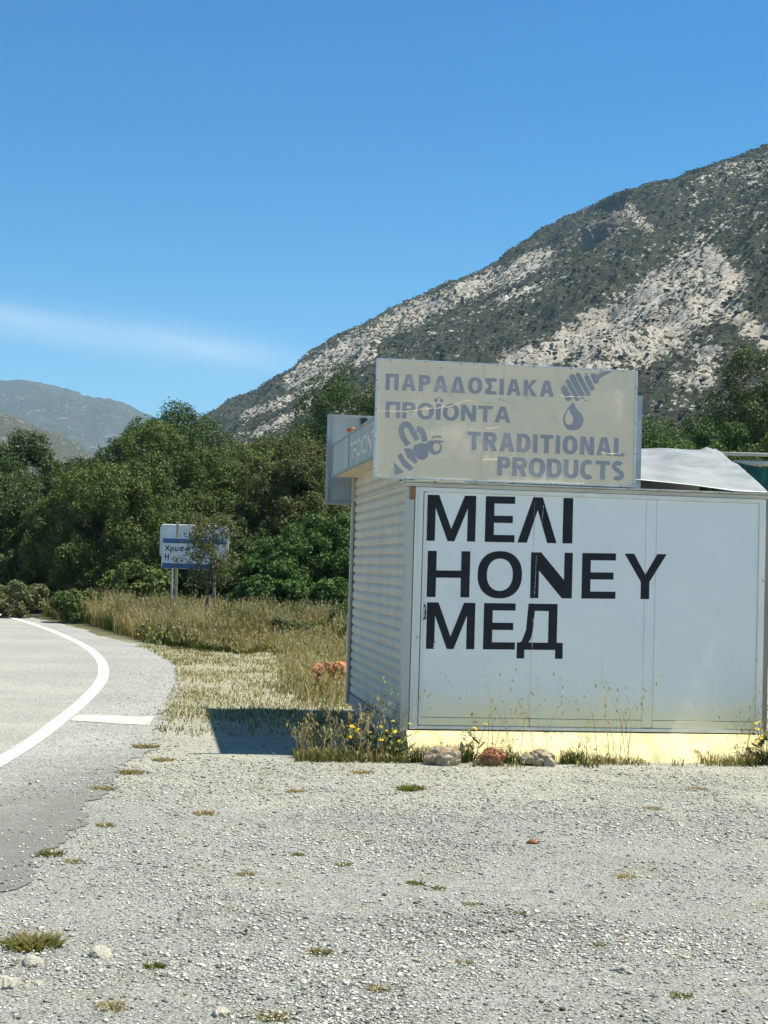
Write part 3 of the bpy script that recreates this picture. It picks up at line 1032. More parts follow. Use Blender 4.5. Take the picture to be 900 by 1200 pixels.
# straw and weeds on the verge between road and stall
def ok_straw(x, y):
    near = np.clip((y - 14.0) / 2.5, 0, 1)
    return (x > edge_x(y) - 0.05) & (~in_kiosk(x, y)) & (rng.random(len(x)) < np.clip((fbm(x * 1.3, y * 0.9, 4, 91) + 0.25 * np.clip((x + 1.8) / 1.2, 0, 1) - 0.34 + 0.12 * near) * 3.0, 0, 1))


x, y = scatter(70000, -4.5, 0.3, 14.2, 28.5, ok_straw)
kk = rng.random(len(x)) < 0.75 * fbm(x * 4, y * 3, 3, 99)
x, y = x[kk], y[kk]
h = rng.uniform(0.015, 0.07, len(x)) * (0.6 + 0.8 * fbm(x * 1.5, y * 1.5, 2, 9))
t = 0.62 + rng.normal(0, 0.2, len(x)) + (fbm(x * 0.9, y * 0.9, 3, 33) - 0.5) * 0.6
tag(blades('straw_grass', x, y, h, 0.012, 0.6, t, M_grass, 0.05, 0.07), kind='stuff')


# taller straw stalks standing left of and behind the shuttered side
def ok_stalk(x, y):
    left = -0.75 - 0.10 * (y - 17) + (fbm(y * 0.7, y * 0, 3, 55) - 0.5) * 0.9
    return (x > left) & (x < 0.3) & (~in_kiosk(x, y, 0.25)) & (fbm(x * 1.6, y * 1.2, 3, 57) > 0.36)


x, y = scatter(5200, -3.2, 0.2, 17.2, 29, ok_stalk)
h = rng.uniform(0.16, 0.50, len(x)) * (0.55 + 0.035 * (y - 15))
t = 0.56 + rng.normal(0, 0.19, len(x)) + (fbm(x, y, 3, 34) - 0.5) * 0.7
tag(blades('straw_stalks', x, y, h, 0.011, 0.35, t, M_grass, 0.4, 0.14), kind='stuff')


def kio(u, w, z=0.0):
    c, s_ = math.cos(R_(8.3)), math.sin(R_(8.3))
    return (0.264 + u * c - w * s_, 13.165 + u * s_ + w * c, z)


# weeds at the foot of the stall
def kio_xy(u, w):
    c, s_ = math.cos(R_(8.3)), math.sin(R_(8.3))
    return 0.264 + u * c - w * s_, 13.165 + u * s_ + w * c


def corner_weeds(n, u0, u1, w0, w1, hlo, hhi, tint, seeds, name, dens=0.40, seed=1, width=0.009):
    u, w = rng.uniform(u0, u1, n), rng.uniform(w0, w1, n)
    k = fbm(u * 3.3 + seed, w * 3.3, 3, 200 + seed) > dens
    u, w = u[k], w[k]
    x, y = kio_xy(u, w)
    h = rng.uniform(hlo, hhi, len(x)) * (0.5 + fbm(u * 2.1, w * 2.1, 2, 210 + seed))
    return tag(blades(name, x, y, h, width, 0.5, tint + rng.normal(0, 0.14, len(x)), M_grass, seeds, 0.11), kind='stuff')


corner_weeds(1500, -1.0, -0.06, -0.50, 0.0, 0.03, 0.13, 0.30, 0.05, 'low_weeds', 0.38, 1)
corner_weeds(190, -0.95, -0.10, -0.45, 0.25, 0.18, 0.46, 0.62, 0.95, 'oat_grass', 0.30, 2, 0.007)
corner_weeds(1300, -0.05, 1.45, -0.47, -0.30, 0.04, 0.15, 0.12, 0.04, 'low_weeds', 0.40, 3)
corner_weeds(1100, 1.0, 3.4, -0.50, -0.27, 0.03, 0.10, 0.5, 0.05, 'low_weeds', 0.50, 4)
corner_weeds(420, 0.0, 1.5, -0.68, -0.52, 0.02, 0.07, 0.25, 0.05, 'low_weeds', 0.46, 8)
corner_weeds(80, 0.15, 1.9, -0.40, -0.16, 0.30, 0.72, 0.62, 1.0, 'oat_grass', 0.42, 5, 0.0055)
corner_weeds(1100, 2.85, 3.9, -0.50, -0.12, 0.04, 0.17, 0.15, 0.05, 'low_weeds', 0.36, 6)
corner_weeds(80, 2.9, 3.7, -0.45, -0.15, 0.25, 0.55, 0.5, 0.9, 'oat_grass', 0.35, 7, 0.0065)

# ------------------------------------------------------------------ gravel (stuff)
M_stone = tint_mat('gravel_stone', [(0.0, (0.07, 0.07, 0.064)), (0.2, (0.19, 0.189, 0.172)), (0.5, (0.345, 0.34, 0.305)), (0.75, (0.48, 0.468, 0.405)), (0.92, (0.63, 0.607, 0.515)), (1.0, (0.38, 0.27, 0.18))], 0.9, spec=0.15)
OCT = np.array([(1, 0, 0), (-1, 0, 0), (0, 1, 0), (0, -1, 0), (0, 0, 1), (0, 0, -1)], float)
OCTF = np.array([(0, 2, 4), (2, 1, 4), (1, 3, 4), (3, 0, 4), (2, 0, 5), (1, 2, 5), (3, 1, 5), (0, 3, 5)])


def chips(P, size):
    n = len(P)
    v = OCT[None] * rng.uniform(0.55, 1.3, (n, 6, 1)) * size[:, None, None] + rng.normal(0, 0.22, (n, 6, 3)) * size[:, None, None]
    v[:, :, 2] *= 0.42
    th = rng.uniform(0, 2 * np.pi, n)
    c, s_ = np.cos(th)[:, None], np.sin(th)[:, None]
    v = np.stack([v[..., 0] * c - v[..., 1] * s_, v[..., 0] * s_ + v[..., 1] * c, v[..., 2]], -1) + P[:, None]
    return v.reshape(-1, 3), (OCTF[None] + (np.arange(n) * 6)[:, None, None]).reshape(-1, 3)


NS = 760000
uu = rng.random(NS)
y0, y1, pw = 4.4, 24.0, -1.0
y = (y0 ** pw + uu * (y1 ** pw - y0 ** pw)) ** (1 / pw)
x = rng.uniform(-1, 1, NS) * (0.34 * y + 0.9)
over = x - edge_x(y)
k = ((over > 0.0) | (rng.random(NS) < np.exp(np.clip(over, -9, 0) / 0.30) * 0.75)) & (~in_kiosk(x, y, 0.05)) & (x > line_x(y) + 0.2)
k &= rng.random(NS) < np.clip(0.42 + 1.6 * (fbm(x * 0.9, y * 0.9, 4, 61) - 0.44) * 1.6, 0.16, 1)
x, y, over = x[k], y[k], over[k]
sz_ = np.clip(rng.lognormal(-5.48, 0.5, len(x)) * (y / 7.0) ** 0.35, 0.0021, 0.016)
big_ = rng.random(len(x)) < 0.010
sz_ = np.where(big_, rng.uniform(0.009, 0.018, len(x)), sz_)
P = np.stack([x, y, ground_z(x, y) + np.where(over < 0.05, 0.006, 0.0) + sz_ * 0.2], -1)
v, f = chips(P, sz_)
st = np.clip(0.60 + (fbm(x * 1.3, y * 1.3, 3, 63) - 0.5) * 0.5 + rng.normal(0, 0.33, len(P)), 0, 0.93)
st = np.where(rng.random(len(P)) < 0.012, 1.0, st)
tag(fast('gravel', v, None, f, M_stone, tt=np.repeat(st, 8)), kind='stuff')


# loose bigger stones
def stone_mesh(seed, sx_, sy_, sz2, mat, name='boulder'):
    bm = bmesh.new()
    bmesh.ops.create_icosphere(bm, subdivisions=4, radius=1)
    r = np.random.default_rng(seed)
    o = r.uniform(0, 50, 3)
    planes = [(Vector(r.normal(0, 1, 3)).normalized(), r.uniform(0.62, 0.9)) for _ in range(11)]
    for vtx in bm.verts:
        p = vtx.co
        for n_, d_ in planes:
            e = p.dot(n_) - d_
            if e > 0:
                p = p - n_ * e * 0.92
        nz = float(fbm(np.array([p.x * 2.2 + o[0]]), np.array([p.y * 2.2 + p.z * 1.7 + o[1]]), 4, seed)[0]) - 0.5
        nf = float(fbm(np.array([p.x * 6 + o[1]]), np.array([p.y * 6 + p.z * 5 + o[2]]), 3, seed + 1)[0]) - 0.5
        p = p * (1 + nz * 0.5 + nf * 0.34)
        vtx.co = Vector((p.x * sx_, p.y * sy_, (p.z + 0.62) * sz2))
    me = bpy.data.meshes.new(name)
    bm.to_mesh(me)
    bm.free()
    me.materials.append(mat)
    return me


def rock_mat(name, c1, c2, c3):
    m, nt, b = new_mat(name)
    P = objvec(nt)
    n1, n2 = noise(nt, 9, 6, 0.65, P), noise(nt, 45, 5, 0.7, P)
    c = mixc(nt, smooth(nt, n1, 0.35, 0.65), c1, c2)
    c = mixc(nt, mth(nt, 'MULTIPLY', smooth(nt, n2, 0.5, 0.75), 0.6), c, c3)
    nt.links.new(c, b.inputs['Base Color'])
    b.inputs['Roughness'].default_value = 0.95
    b.inputs['Specular IOR Level'].default_value = 0.15
    bump(nt, b, mth(nt, 'ADD', n1, n2), 0.6, 0.02)
    return m


M_pink = rock_mat('pinkish_stone', (0.26, 0.19, 0.13), (0.45, 0.37, 0.26), (0.56, 0.49, 0.37))
M_red = rock_mat('red_stone', (0.22, 0.085, 0.045), (0.40, 0.18, 0.085), (0.48, 0.31, 0.19))
M_pale = rock_mat('pale_stone', (0.36, 0.33, 0.26), (0.47, 0.44, 0.36), (0.25, 0.22, 0.18))


def rock_thing(label, x, y, a, b_, c, mat, seed, rz=0.0, name='boulder', cat='rock', group=None):
    o = bpy.data.objects.new(name, stone_mesh(seed, a, b_, c, mat, name))
    COL.objects.link(o)
    o.location = (x, y, float(ground_z(np.array([x]), np.array([y]))[0]) - 0.015)
    o.rotation_euler = (0, 0, rz)
    return tag(o, label, cat, group)


RG = 'rocks in front of the stall'
rock_thing('pinkish grey boulder at the foot of the stall, nearest its left corner', 0.53, 12.66, 0.155, 0.11, 0.115, M_pink, 3, 0.3, group=RG)
rock_thing('rust red stone in front of the stall between the two greyish ones', 0.935, 12.72, 0.115, 0.09, 0.11, M_red, 8, 0.1, group=RG)
rock_thing('flat pale stone half hidden in weeds, rightmost at the foot of the stall', 1.335, 12.80, 0.14, 0.09, 0.09, M_pink, 5, -0.2, group=RG)
LG = 'loose stones on the gravel'
for lab, x, y, a_, sd_ in [
    ('tan stone lying alone on the open gravel near the bottom left', -1.10, 6.28, 0.055, 21),
    ('pale stone with a dark shadow side beside the green weed at the road edge', -1.34, 6.10, 0.05, 22),
    ('largest tan stone near the left border, below the green weed', -1.36, 5.78, 0.06, 23),
    ('small stone touching the largest tan stone near the left border', -1.26, 5.82, 0.035, 24),
    ('pale round stone low on the gravel left of the middle', -0.52, 5.48, 0.042, 25),
    ('flat white stone on the gravel at the lower right', 1.02, 6.25, 0.04, 26),
    ('reddish pebble alone on the gravel below the middle of the stall', 0.92, 9.05, 0.04, 27),
]:
    rock_thing(lab, x, y, a_ * 1.1, a_ * 0.8, a_ * 0.62, M_red if 'reddish' in lab else M_pale, sd_, sd_ * 0.7, 'loose_stone', 'stone', LG)

# dark crag on the mountain's upper flank
M_crag = rock_mat('grey_cliff_rock', (0.07, 0.066, 0.055), (0.15, 0.138, 0.115), (0.27, 0.24, 0.20))
ca, ce = deg(709, 272)
jj = np.argmin(np.where(S < 0.99, (azd - ca) ** 2 + (mid_el - ce) ** 2, 99))
cx_, cy_, cz_ = X.ravel()[jj], Y.ravel()[jj], Z.ravel()[jj] - 2.0
for dx_, dy_, dz_, sx2, sy2, sz3, sd_ in ((1, 0, -9, 8, 11, 13, 71), (9, 3, -9, 8, 10, 13.5, 75), (-7, -3, -10, 6, 8, 10, 73), (15, 8, -9, 6, 9, 12, 78), (4, -6, -12, 7, 6, 9, 76), (12, -4, -13, 5, 6, 8, 77)):
    o = bpy.data.objects.new('crag', stone_mesh(sd_, sx2, sy2, sz3, M_crag, 'crag'))
    COL.objects.link(o)
    o.location = (cx_ + dx_, cy_ + dy_, cz_ + dz_)
    o.rotation_euler = (0, -0.12, sd_)
    tag(o, kind='structure')

# orange clay rubble behind the stall corner
M_clay = rock_mat('orange_clay', (0.38, 0.165, 0.07), (0.48, 0.24, 0.11), (0.52, 0.34, 0.20))
rub = thing('rubble_heap', 'low heap of orange clay rubble behind the left corner of the stall', 'rubble', (-0.50, 20.6, 0))
for j in range(9):
    o = bpy.data.objects.new('clay_lump', stone_mesh(60 + j, rng.uniform(0.08, 0.13), rng.uniform(0.08, 0.12), rng.uniform(0.06, 0.10), M_clay, 'clay_lump'))
    COL.objects.link(o)
    o.parent = rub
    o.location = ((j % 5 - 2) * 0.14 + rng.uniform(-.03, .03), rng.uniform(-0.12, 0.2), 0.04 + (0.10 if j > 4 else -0.02) + rng.uniform(0, .05))
    o.rotation_euler = (rng.uniform(-.4, .4), rng.uniform(-.4, .4), rng.uniform(0, 6))

# ------------------------------------------------------------------ the stall
YAW = R_(8.3)


def K(u, w, z=0.0):
    return kio(u, w, z)


M_door = None


def door_mat():
    m, nt, b = new_mat('white_door_paint')
    P = objvec(nt)
    sp = nt.nodes.new('ShaderNodeSeparateXYZ')
    nt.links.new(P, sp.inputs[0])
    n1 = noise(nt, 1.6, 5, 0.55, P)
    n2 = noise(nt, 14, 6, 0.65, objvec(nt, (1, 1, 0.25)))
    c = mixc(nt, smooth(nt, n1, 0.35, 0.7), (0.86, 0.85, 0.785), (0.82, 0.815, 0.755))
    c = mixc(nt, mth(nt, 'MULTIPLY', smooth(nt, n2, 0.58, 0.8), 0.22), c, (0.42, 0.42, 0.38))
    # warm ground bounce painted as a yellow fade along the foot of the doors
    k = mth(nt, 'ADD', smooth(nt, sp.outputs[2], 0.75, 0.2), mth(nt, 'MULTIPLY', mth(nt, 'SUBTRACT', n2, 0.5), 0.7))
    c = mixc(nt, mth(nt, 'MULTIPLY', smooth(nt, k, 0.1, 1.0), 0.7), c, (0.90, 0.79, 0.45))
    nt.links.new(c, b.inputs['Base Color'])
    b.inputs['Roughness'].default_value = 0.42
    b.inputs['Specular IOR Level'].default_value = 0.35
    drip = noise(nt, 3.0, 6, 0.7, objvec(nt, (9, 1, 0.35)))
    low = smooth(nt, sp.outputs[2], 1.7, 0.5)
    c2 = mixc(nt, mth(nt, 'MULTIPLY', mth(nt, 'MULTIPLY', smooth(nt, drip, 0.60, 0.72), low), 0.30), c, (0.42, 0.34, 0.22))
    nt.links.new(c2, b.inputs['Base Color'])
    dent = mth(nt, 'ADD', noise(nt, 2.2, 3, 0.5, P), mth(nt, 'MULTIPLY', noise(nt, 6.5, 2, 0.5, P), 0.25))
    bump(nt, b, dent, 0.35, 0.03)
    return m


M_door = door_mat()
M_frame = weathered('white_frame_paint', (0.84, 0.82, 0.74), (0.73, 0.71, 0.64), 0.45, 5, 0.35, True, 0.12)
M_trim = weathered('stained_trim', (0.66, 0.65, 0.58), (0.50, 0.48, 0.41), 0.5, 6, 0.3, False, 0.45)
M_alu = weathered('grey_aluminium', (0.56, 0.525, 0.44), (0.47, 0.445, 0.38), 0.5, 3, 0.4, True)
M_shut = weathered('shutter_slats', (0.62, 0.555, 0.44), (0.54, 0.485, 0.39), 0.5, 2.5, 0.35)
M_bar = weathered('blue_grey_bar', (0.27, 0.31, 0.36), (0.22, 0.25, 0.29), 0.5, 4, 0.3)
M_plinth = weathered('yellowed_plaster', (0.76, 0.68, 0.37), (0.60, 0.51, 0.26), 0.85, 4, 0.15, False, 0.3, bumpk=0.4)
M_black = weathered('black_vinyl', (0.013, 0.014, 0.016), (0.02, 0.021, 0.023), 0.55, 6, 0.25, bumpk=0.02)
M_dark = weathered('dark_iron', (0.02, 0.021, 0.024), (0.035, 0.035, 0.037), 0.5, 8, 0.3)
M_rust = weathered('rusty_iron', (0.25, 0.10, 0.045), (0.36, 0.17, 0.08), 0.85, 16, 0.15, bumpk=0.3)
M_soffit = weathered('cream_board', (0.74, 0.64, 0.48), (0.64, 0.54, 0.39), 0.75, 4, 0.15)
M_bluepan = weathered('blue_grey_panel', (0.33, 0.38, 0.39), (0.27, 0.315, 0.33), 0.55, 2.5, 0.3)
M_bluefr = weathered('blue_grey_frame', (0.33, 0.38, 0.41), (0.26, 0.30, 0.33), 0.5, 5, 0.3)
M_fasc = weathered('faded_panel', (0.45, 0.455, 0.42), (0.35, 0.36, 0.345), 0.6, 3, 0.25, True)
M_fadelet = weathered('faded_lettering', (0.70, 0.69, 0.62), (0.58, 0.575, 0.52), 0.6, 12, 0.2)
M_wall = weathered('white_wall_sheet', (0.62, 0.63, 0.60), (0.5, 0.5, 0.47), 0.55, 3, 0.3, True)
M_brown = weathered('brown_corner_sheet', (0.30, 0.25, 0.21), (0.22, 0.18, 0.15), 0.7, 5, 0.2, True)

stall = thing('honey_stall', 'white metal roadside stall with black lettering on its front and a grey roller shutter', 'stall', K(0, 0, 0), YAW)

m = MB()
m.box(0.03, 3.13, 0.06, 3.90, 0.0, 2.325)
m.build('wall', M_wall, stall)
m = MB()          # sloping plinth, bulging a little
n = 64
for i in range(n + 1):
    u = -0.03 + 3.23 * i / n
    j = 0.012 * math.sin(i * 1.7) + 0.01 * math.sin(i * 0.53)
    m.v += [Vector((u, -0.31 + j, -0.06)), Vector((u, -0.21 + j * .7, 0.07)), Vector((u, -0.062 + j * .3, 0.205)), Vector((u, -0.045, 0.222)), Vector((u, 0.5, 0.222)), Vector((u, 0.5, -0.06))]
    if i:
        a0, b0 = (i - 1) * 6, i * 6
        m.f += [(a0 + k, b0 + k, b0 + (k + 1) % 6, a0 + (k + 1) % 6) for k in range(6)]
m.f += [tuple(range(6)), tuple(n * 6 + k for k in reversed(range(6)))]
m.build('plinth', M_plinth, stall, smooth_=False)

m = MB()
m.box(0.0, 0.07, -0.022, 0.055, 0.232, 2.30)
m.box(3.092, 3.15, -0.022, 0.055, 0.232, 2.30)
m.box(0.07, 3.092, -0.022, 0.055, 2.262, 2.30)
m.box(0.07, 3.092, -0.016, 0.055, 0.234, 0.262)
m.box(0.076, 0.094, -0.030, -0.006, 0.27, 2.255)
m.box(0.022, 0.036, -0.030, -0.022, 0.24, 2.295)
m.build('door_frame', M_frame, stall, bevel=0.003)
m = MB()
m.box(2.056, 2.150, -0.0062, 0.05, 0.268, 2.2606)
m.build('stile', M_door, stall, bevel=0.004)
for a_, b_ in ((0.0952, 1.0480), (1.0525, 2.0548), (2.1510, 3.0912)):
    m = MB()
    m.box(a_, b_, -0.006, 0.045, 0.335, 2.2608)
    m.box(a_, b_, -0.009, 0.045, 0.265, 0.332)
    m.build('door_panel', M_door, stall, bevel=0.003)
m = MB()
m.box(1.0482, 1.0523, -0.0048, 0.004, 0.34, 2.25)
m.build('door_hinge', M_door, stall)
m = MB()
m.box(3.155, 3.20, -0.01, 0.3, 0.15, 2.30)
m.build('corner_cover', M_brown, stall)
m = MB()
m.box(-0.085, 3.22, -0.035, 0.07, 2.303, 2.336)
m.build('top_rail', M_alu, stall, bevel=0.003)
m = MB()
m.box(-0.10, 3.25, -0.065, 0.30, 2.339, 2.353)
m.build('flashing', M_trim, stall, bevel=0.003)
m = MB()
m.box(-0.04, 3.20, 0.302, 3.94, 2.329, 2.351)
m.build('roof', M_alu, stall)
m = MB()
m.box(1.3, 3.30, 2.12, 2.20, 2.354, 2.845)
m.build('ridge_beam', M_brown, stall)
m = MB()
m.box(0.004, 0.45, 0.10, 3.88, 2.355, 2.585)
m.build('header', M_soffit, stall)

# roller shutter on the left side
m = MB()
ns, z0s, z1s = 25, 0.212, 2.572
pit = (z1s - z0s) / ns
prof = [(0.0, 0.004), (0.017, 0.009), (0.021, 0.028), (0.021, 0.062), (0.016, 0.071), (0.003, pit - 0.006)]
for i in range(ns):
    zb = z0s + i * pit
    dj = random.uniform(-0.0015, 0.0015)
    base = len(m.v)
    for yy in (0.085, 3.865):
        for (dx, dz) in prof:
            m.v.append(Vector((-0.006 - dx + dj, yy, zb + dz)))
    L = len(prof)
    for k in range(L - 1):
        m.f.append((base + k, base + k + 1, base + L + k + 1, base + L + k))
    if i:
        m.f.append((base - L - 1 + 0, base, base + L, base - 1))
m.f = [f for f in m.f]
sh = m.build('shutter', M_shut, stall)
m = MB()
m.box(-0.004, 0.028, 0.09, 3.86, 0.10, 2.58)
m.build('shutter_backing', M_alu, stall)
m = MB()
m.box(-0.034, 0.0, 0.085, 3.865, 0.085, 0.208)
m.build('bottom_bar', M_bar, stall, bevel=0.004)
m = MB()
m.box(-0.05, -0.036, 2.10, 2.26, 0.06, 0.15)
m.tube([(-0.043, 2.12, 0.14), (-0.06, 2.12, 0.19), (-0.06, 2.24, 0.19), (-0.043, 2.24, 0.14)], 0.012, 6)
m.build('padlock', M_dark, stall)
m = MB()
m.box(-0.080, -0.006, -0.012, 0.08, 0.12, 2.30)
m.build('shutter_guide', M_alu, stall, bevel=0.003)
m = MB()
m.box(-0.062, -0.034, 3.872, 3.96, 0.09, 2.582)
m.box(-0.030, 0.028, 3.89, 3.95, 0.09, 2.582)
m.build('shutter_guide', M_alu, stall, bevel=0.003)
m = MB()
m.box(-0.050, -0.012, -0.026, -0.0135, 2.19, 2.298)
m.build('bracket', M_rust, stall, bevel=0.004)
m = MB()
m.tube([(0.106, -0.008, 1.285), (0.106, -0.05, 1.28), (0.107, -0.055, 1.23), (0.106, -0.05, 1.175), (0.104, -0.008, 1.17)], 0.009, 8)
m.build('handle', M_dark, stall, smooth_=True)
# canopy over the shutter side
m = MB()
m.box(-0.255, -0.002, -0.03, 3.93, 2.588, 2.604)
m.build('soffit', M_soffit, stall)


# ------------------------------------------------------------------ letters cut as shapes
def stroke(pts, w, closed=False):
    """outline of a thick polyline, mitred"""
    p = [Vector((a, b)) for a, b in pts]
    n = len(p)
    L_, R2 = [], []
    for i in range(n):
        d0 = (p[i] - p[i - 1]).normalized() if i > 0 else None
        d1 = (p[i + 1] - p[i]).normalized() if i < n - 1 else None
        d = ((d0 or d1) + (d1 or d0)).normalized()
        nn = Vector((-d.y, d.x))
        ref = Vector((-(d1 or d0).y, (d1 or d0).x))
        k = 1 / max(0.5, nn.dot(ref))
        L_.append(p[i] + nn * w * 0.5 * k)
        R2.append(p[i] - nn * w * 0.5 * k)
    return [tuple(v) for v in L_ + R2[::-1]]


def ell(cx, cy, rx, ry, n=36, a0=0, a1=360, sq=2.0):
    o = []
    cnt = n if a1 - a0 == 360 else n + 1
    for i in range(cnt):
        t = R_(a0 + (a1 - a0) * i / n)
        c, s_ = math.cos(t), math.sin(t)
        o.append((cx + rx * math.copysign(abs(c) ** (2 / sq), c), cy + ry * math.copysign(abs(s_) ** (2 / sq), s_)))
    return o


def glyph(ch, w, h, t, b=None):
    """list of (outer, [holes]); t vertical stroke, b horizontal stroke"""
    b = b or t * 0.8
    r = lambda x0, x1, y0, y1: ([(x0, y0), (x1, y0), (x1, y1), (x0, y1)], [])
    if ch == 'I':
        return [r(0, w, 0, h)]
    if ch == 'M':
        k = t * 0.62
        return [([(0, 0), (t * .92, 0), (t * .92, h * .72), (w * .5 - k * .62, 0), (w * .5 + k * .62, 0), (w - t * .92, h * .72), (w - t * .92, 0), (w, 0), (w, h), (w - t * 1.28, h), (w * .5, h * .27), (t * 1.28, h), (0, h)], [])]
    if ch == 'E':
        return [([(0, 0), (w, 0), (w, b), (t, b), (t, h * .5 - b * .5), (w * .93, h * .5 - b * .5), (w * .93, h * .5 + b * .5), (t, h * .5 + b * .5), (t, h - b), (w * .99, h - b), (w * .99, h), (0, h)], [])]
    if ch == 'L':
        return [([(0, 0), (w, 0), (w, b), (t, b), (t, h), (0, h)], [])]
    if ch == 'V^':    # lambda
        k = t * 1.08
        return [([(0, 0), (k, 0), (w * .5, h * .72), (w - k, 0), (w, 0), (w * .5 + k * .5, h), (w * .5 - k * .5, h)], [])]
    if ch == 'A':
        k = t * 1.08
        yb, yt = h * .22, h * .22 + b
        f = lambda y: k + (w * .5 - k) * y / (h * .78)
        ap = h * .78
        return [([(0, 0), (k, 0), (f(yb), yb), (w - f(yb), yb), (w - k, 0), (w, 0), (w * .5 + k * .58, h), (w * .5 - k * .58, h)],
                 [[(f(yt), yt), (w - f(yt), yt), (w * .5, ap)]])]
    if ch == 'Delta':
        k = t * 1.05
        f = lambda y: k * 1.1 + (w * .5 - k * 1.1) * y / (h * .78)
        return [([(0, 0), (w, 0), (w * .5 + k * .58, h), (w * .5 - k * .58, h)], [[(f(b), b), (w - f(b), b), (w * .5, h * .80)]])]
    if ch == 'H':
        return [([(0, 0), (t, 0), (t, h * .5 - b * .5), (w - t, h * .5 - b * .5), (w - t, 0), (w, 0), (w, h), (w - t, h), (w - t, h * .5 + b * .5), (t, h * .5 + b * .5), (t, h), (0, h)], [])]
    if ch == 'O':
        return [(ell(w / 2, h / 2, w / 2, h / 2 + .015 * h, 44, sq=2.25), [ell(w / 2, h / 2, w / 2 - t * 1.05, h / 2 - b * .95, 44, sq=2.2)])]
    if ch == 'N':
        return [([(0, 0), (t * .95, 0), (t * .95, h * .60), (w - t * 1.15, 0), (w, 0), (w, h), (w - t * .95, h), (w - t * .95, h * .40), (t * 1.15, h), (0, h)], [])]
    if ch == 'Y':
        k = t * 1.1
        return [([(w / 2 - t / 2, 0), (w / 2 + t / 2, 0), (w / 2 + t / 2, h * .38), (w, h), (w - k, h), (w / 2, h * .54), (k, h), (0, h), (w / 2 - t / 2, h * .38)], [])]
    if ch == 'De':    # cyrillic de
        f = 0.19 * h
        return [([(0, -f), (t * .86, -f), (t * .86, 0), (w - t * .86, 0), (w - t * .86, -f), (w, -f), (w, b), (w - .135 * w, b), (w - .135 * w, h), (.23 * w, h), (.19 * w, h * .42), (.10 * w, b * 1.15), (.05 * w, b), (0, b)],
                 [[(.25 * w, b), (w - .135 * w - t, b), (w - .135 * w - t, h - b), (.23 * w + t * .75, h - b), (.23 * w + t * .62, h * .5), (.31 * w, b * 1.7)]])]
    if ch == 'Pi':
        return [([(0, 0), (t, 0), (t, h - b), (w - t, h - b), (w - t, 0), (w, 0), (w, h), (0, h)], [])]
    if ch in 'PR':
        ro = ell(w - h * .29, h * .70, h * .29, h * .30, 16, -90, 90, 2.3)
        ri = ell(w - h * .29, h * .70, h * .29 - t, h * .30 - b, 16, -90, 90, 2.2)
        g_ = [([(0, 0), (t, 0), (t, h * .40)] + ro + [(0, h)], [[(t, h * .40 + b)] + ri + [(t, h - b)]])]
        if ch == 'R':
            g_.append(([(w * .40, h * .42), (w * .40 + t * 1.1, h * .42), (w * 1.03, 0), (w * 1.03 - t * 1.15, 0)], []))
        return g_
    if ch == 'D':
        ro = ell(w - h * .42, h * .5, h * .42, h * .5, 22, -90, 90, 2.3)
        ri = ell(w - h * .42, h * .5, h * .42 - t, h * .5 - b, 22, -90, 90, 2.2)
        return [([(0, 0)] + ro + [(0, h)], [[(t, b)] + ri + [(t, h - b)]])]
    if ch == 'Sigma':
        return [([(0, 0), (w, 0), (w, b), (t * 1.35, b), (w * .62, h * .5), (t * 1.35, h - b), (w * .97, h - b), (w * .97, h), (0, h), (0, h - b * 1.05), (w * .34, h * .5), (0, b * 1.05)], [])]
    if ch == 'K':
        return [r(0, t, 0, h), ([(t, h * .40), (t, h * .62), (w - t * 1.2, h), (w, h), (w * .52, h * .56), (w, 0), (w - t * 1.25, 0), (w * .36, h * .46)], [])]
    if ch == 'T':
        return [([(w / 2 - t / 2, 0), (w / 2 + t / 2, 0), (w / 2 + t / 2, h - b), (w, h - b), (w, h), (0, h), (0, h - b), (w / 2 - t / 2, h - b)], [])]
    if ch == 'I:':
        return [r(0, w, 0, h), (ell(w / 2 - t * .66, h * 1.2, t * .46, t * .46, 14), []), (ell(w / 2 + t * .66, h * 1.2, t * .46, t * .46, 14), [])]
    if ch == 'U':
        o_ = [(0, h), (0, h * .36)] + ell(w / 2, h * .36, w / 2, h * .37, 20, 180, 360, 2.2)[1:-1] + [(w, h * .36), (w, h), (w - t, h), (w - t, h * .36)] + ell(w / 2, h * .36, w / 2 - t, h * .37 - b, 20, 180, 360, 2.2)[1:-1][::-1] + [(t, h * .36), (t, h)]
        return [(o_, [])]
    if ch == 'C':
        c_ = ell(w * .56, h / 2, w * .56 - t / 2, h / 2 - b * .45, 30, 52, 308, 2.2)
        return [(stroke(c_, t * .95), [])]
    if ch == 'S':
        up = ell(w * .5, h * .735, w * .5 - t * .5, h * .265 - b * .45, 16, 35, 270, 2.2)
        lo = ell(w * .5, h * .27, w * .5 - t * .5, h * .27 - b * .45, 16, 90, -145, 2.2)
        mid_ = [(w * .5, h * .5)]
        return [(stroke(up[:-1] + mid_ + lo[1:], t * .92), [])]
    if ch == 'chi':
        return [(stroke([(0, -h * .0), (w, h)], t), []), (stroke([(0, h), (w, 0)], t), [])]
    if ch == 'rho':
        return [(ell(w / 2, h / 2, w / 2, h / 2, 24), [ell(w / 2, h / 2, w / 2 - t, h / 2 - t, 24)]), r(0, t, -h * .45, h * .5)]
    if ch == 'ups':
        return glyph('U', w, h, t, t)
    if ch == 'sig':
        return glyph('O', w, h, t, t) + [r(w * .5, w * 1.25, h - t, h)]
    if ch == 'omi':
        return glyph('O', w, h, t, t)
    return []


def put_glyph(mb, ch, u0, z0, w, h, t, fn, slope=0.0, b=None, lift=0.0004):
    for i, (o_, hs) in enumerate(glyph(ch, w, h, t, b)):
        f = (lambda q: (lambda a_, c_: fn(u0 + a_, z0 + c_ + slope * a_, q)))(i * lift)
        mb.poly(o_, hs, f)


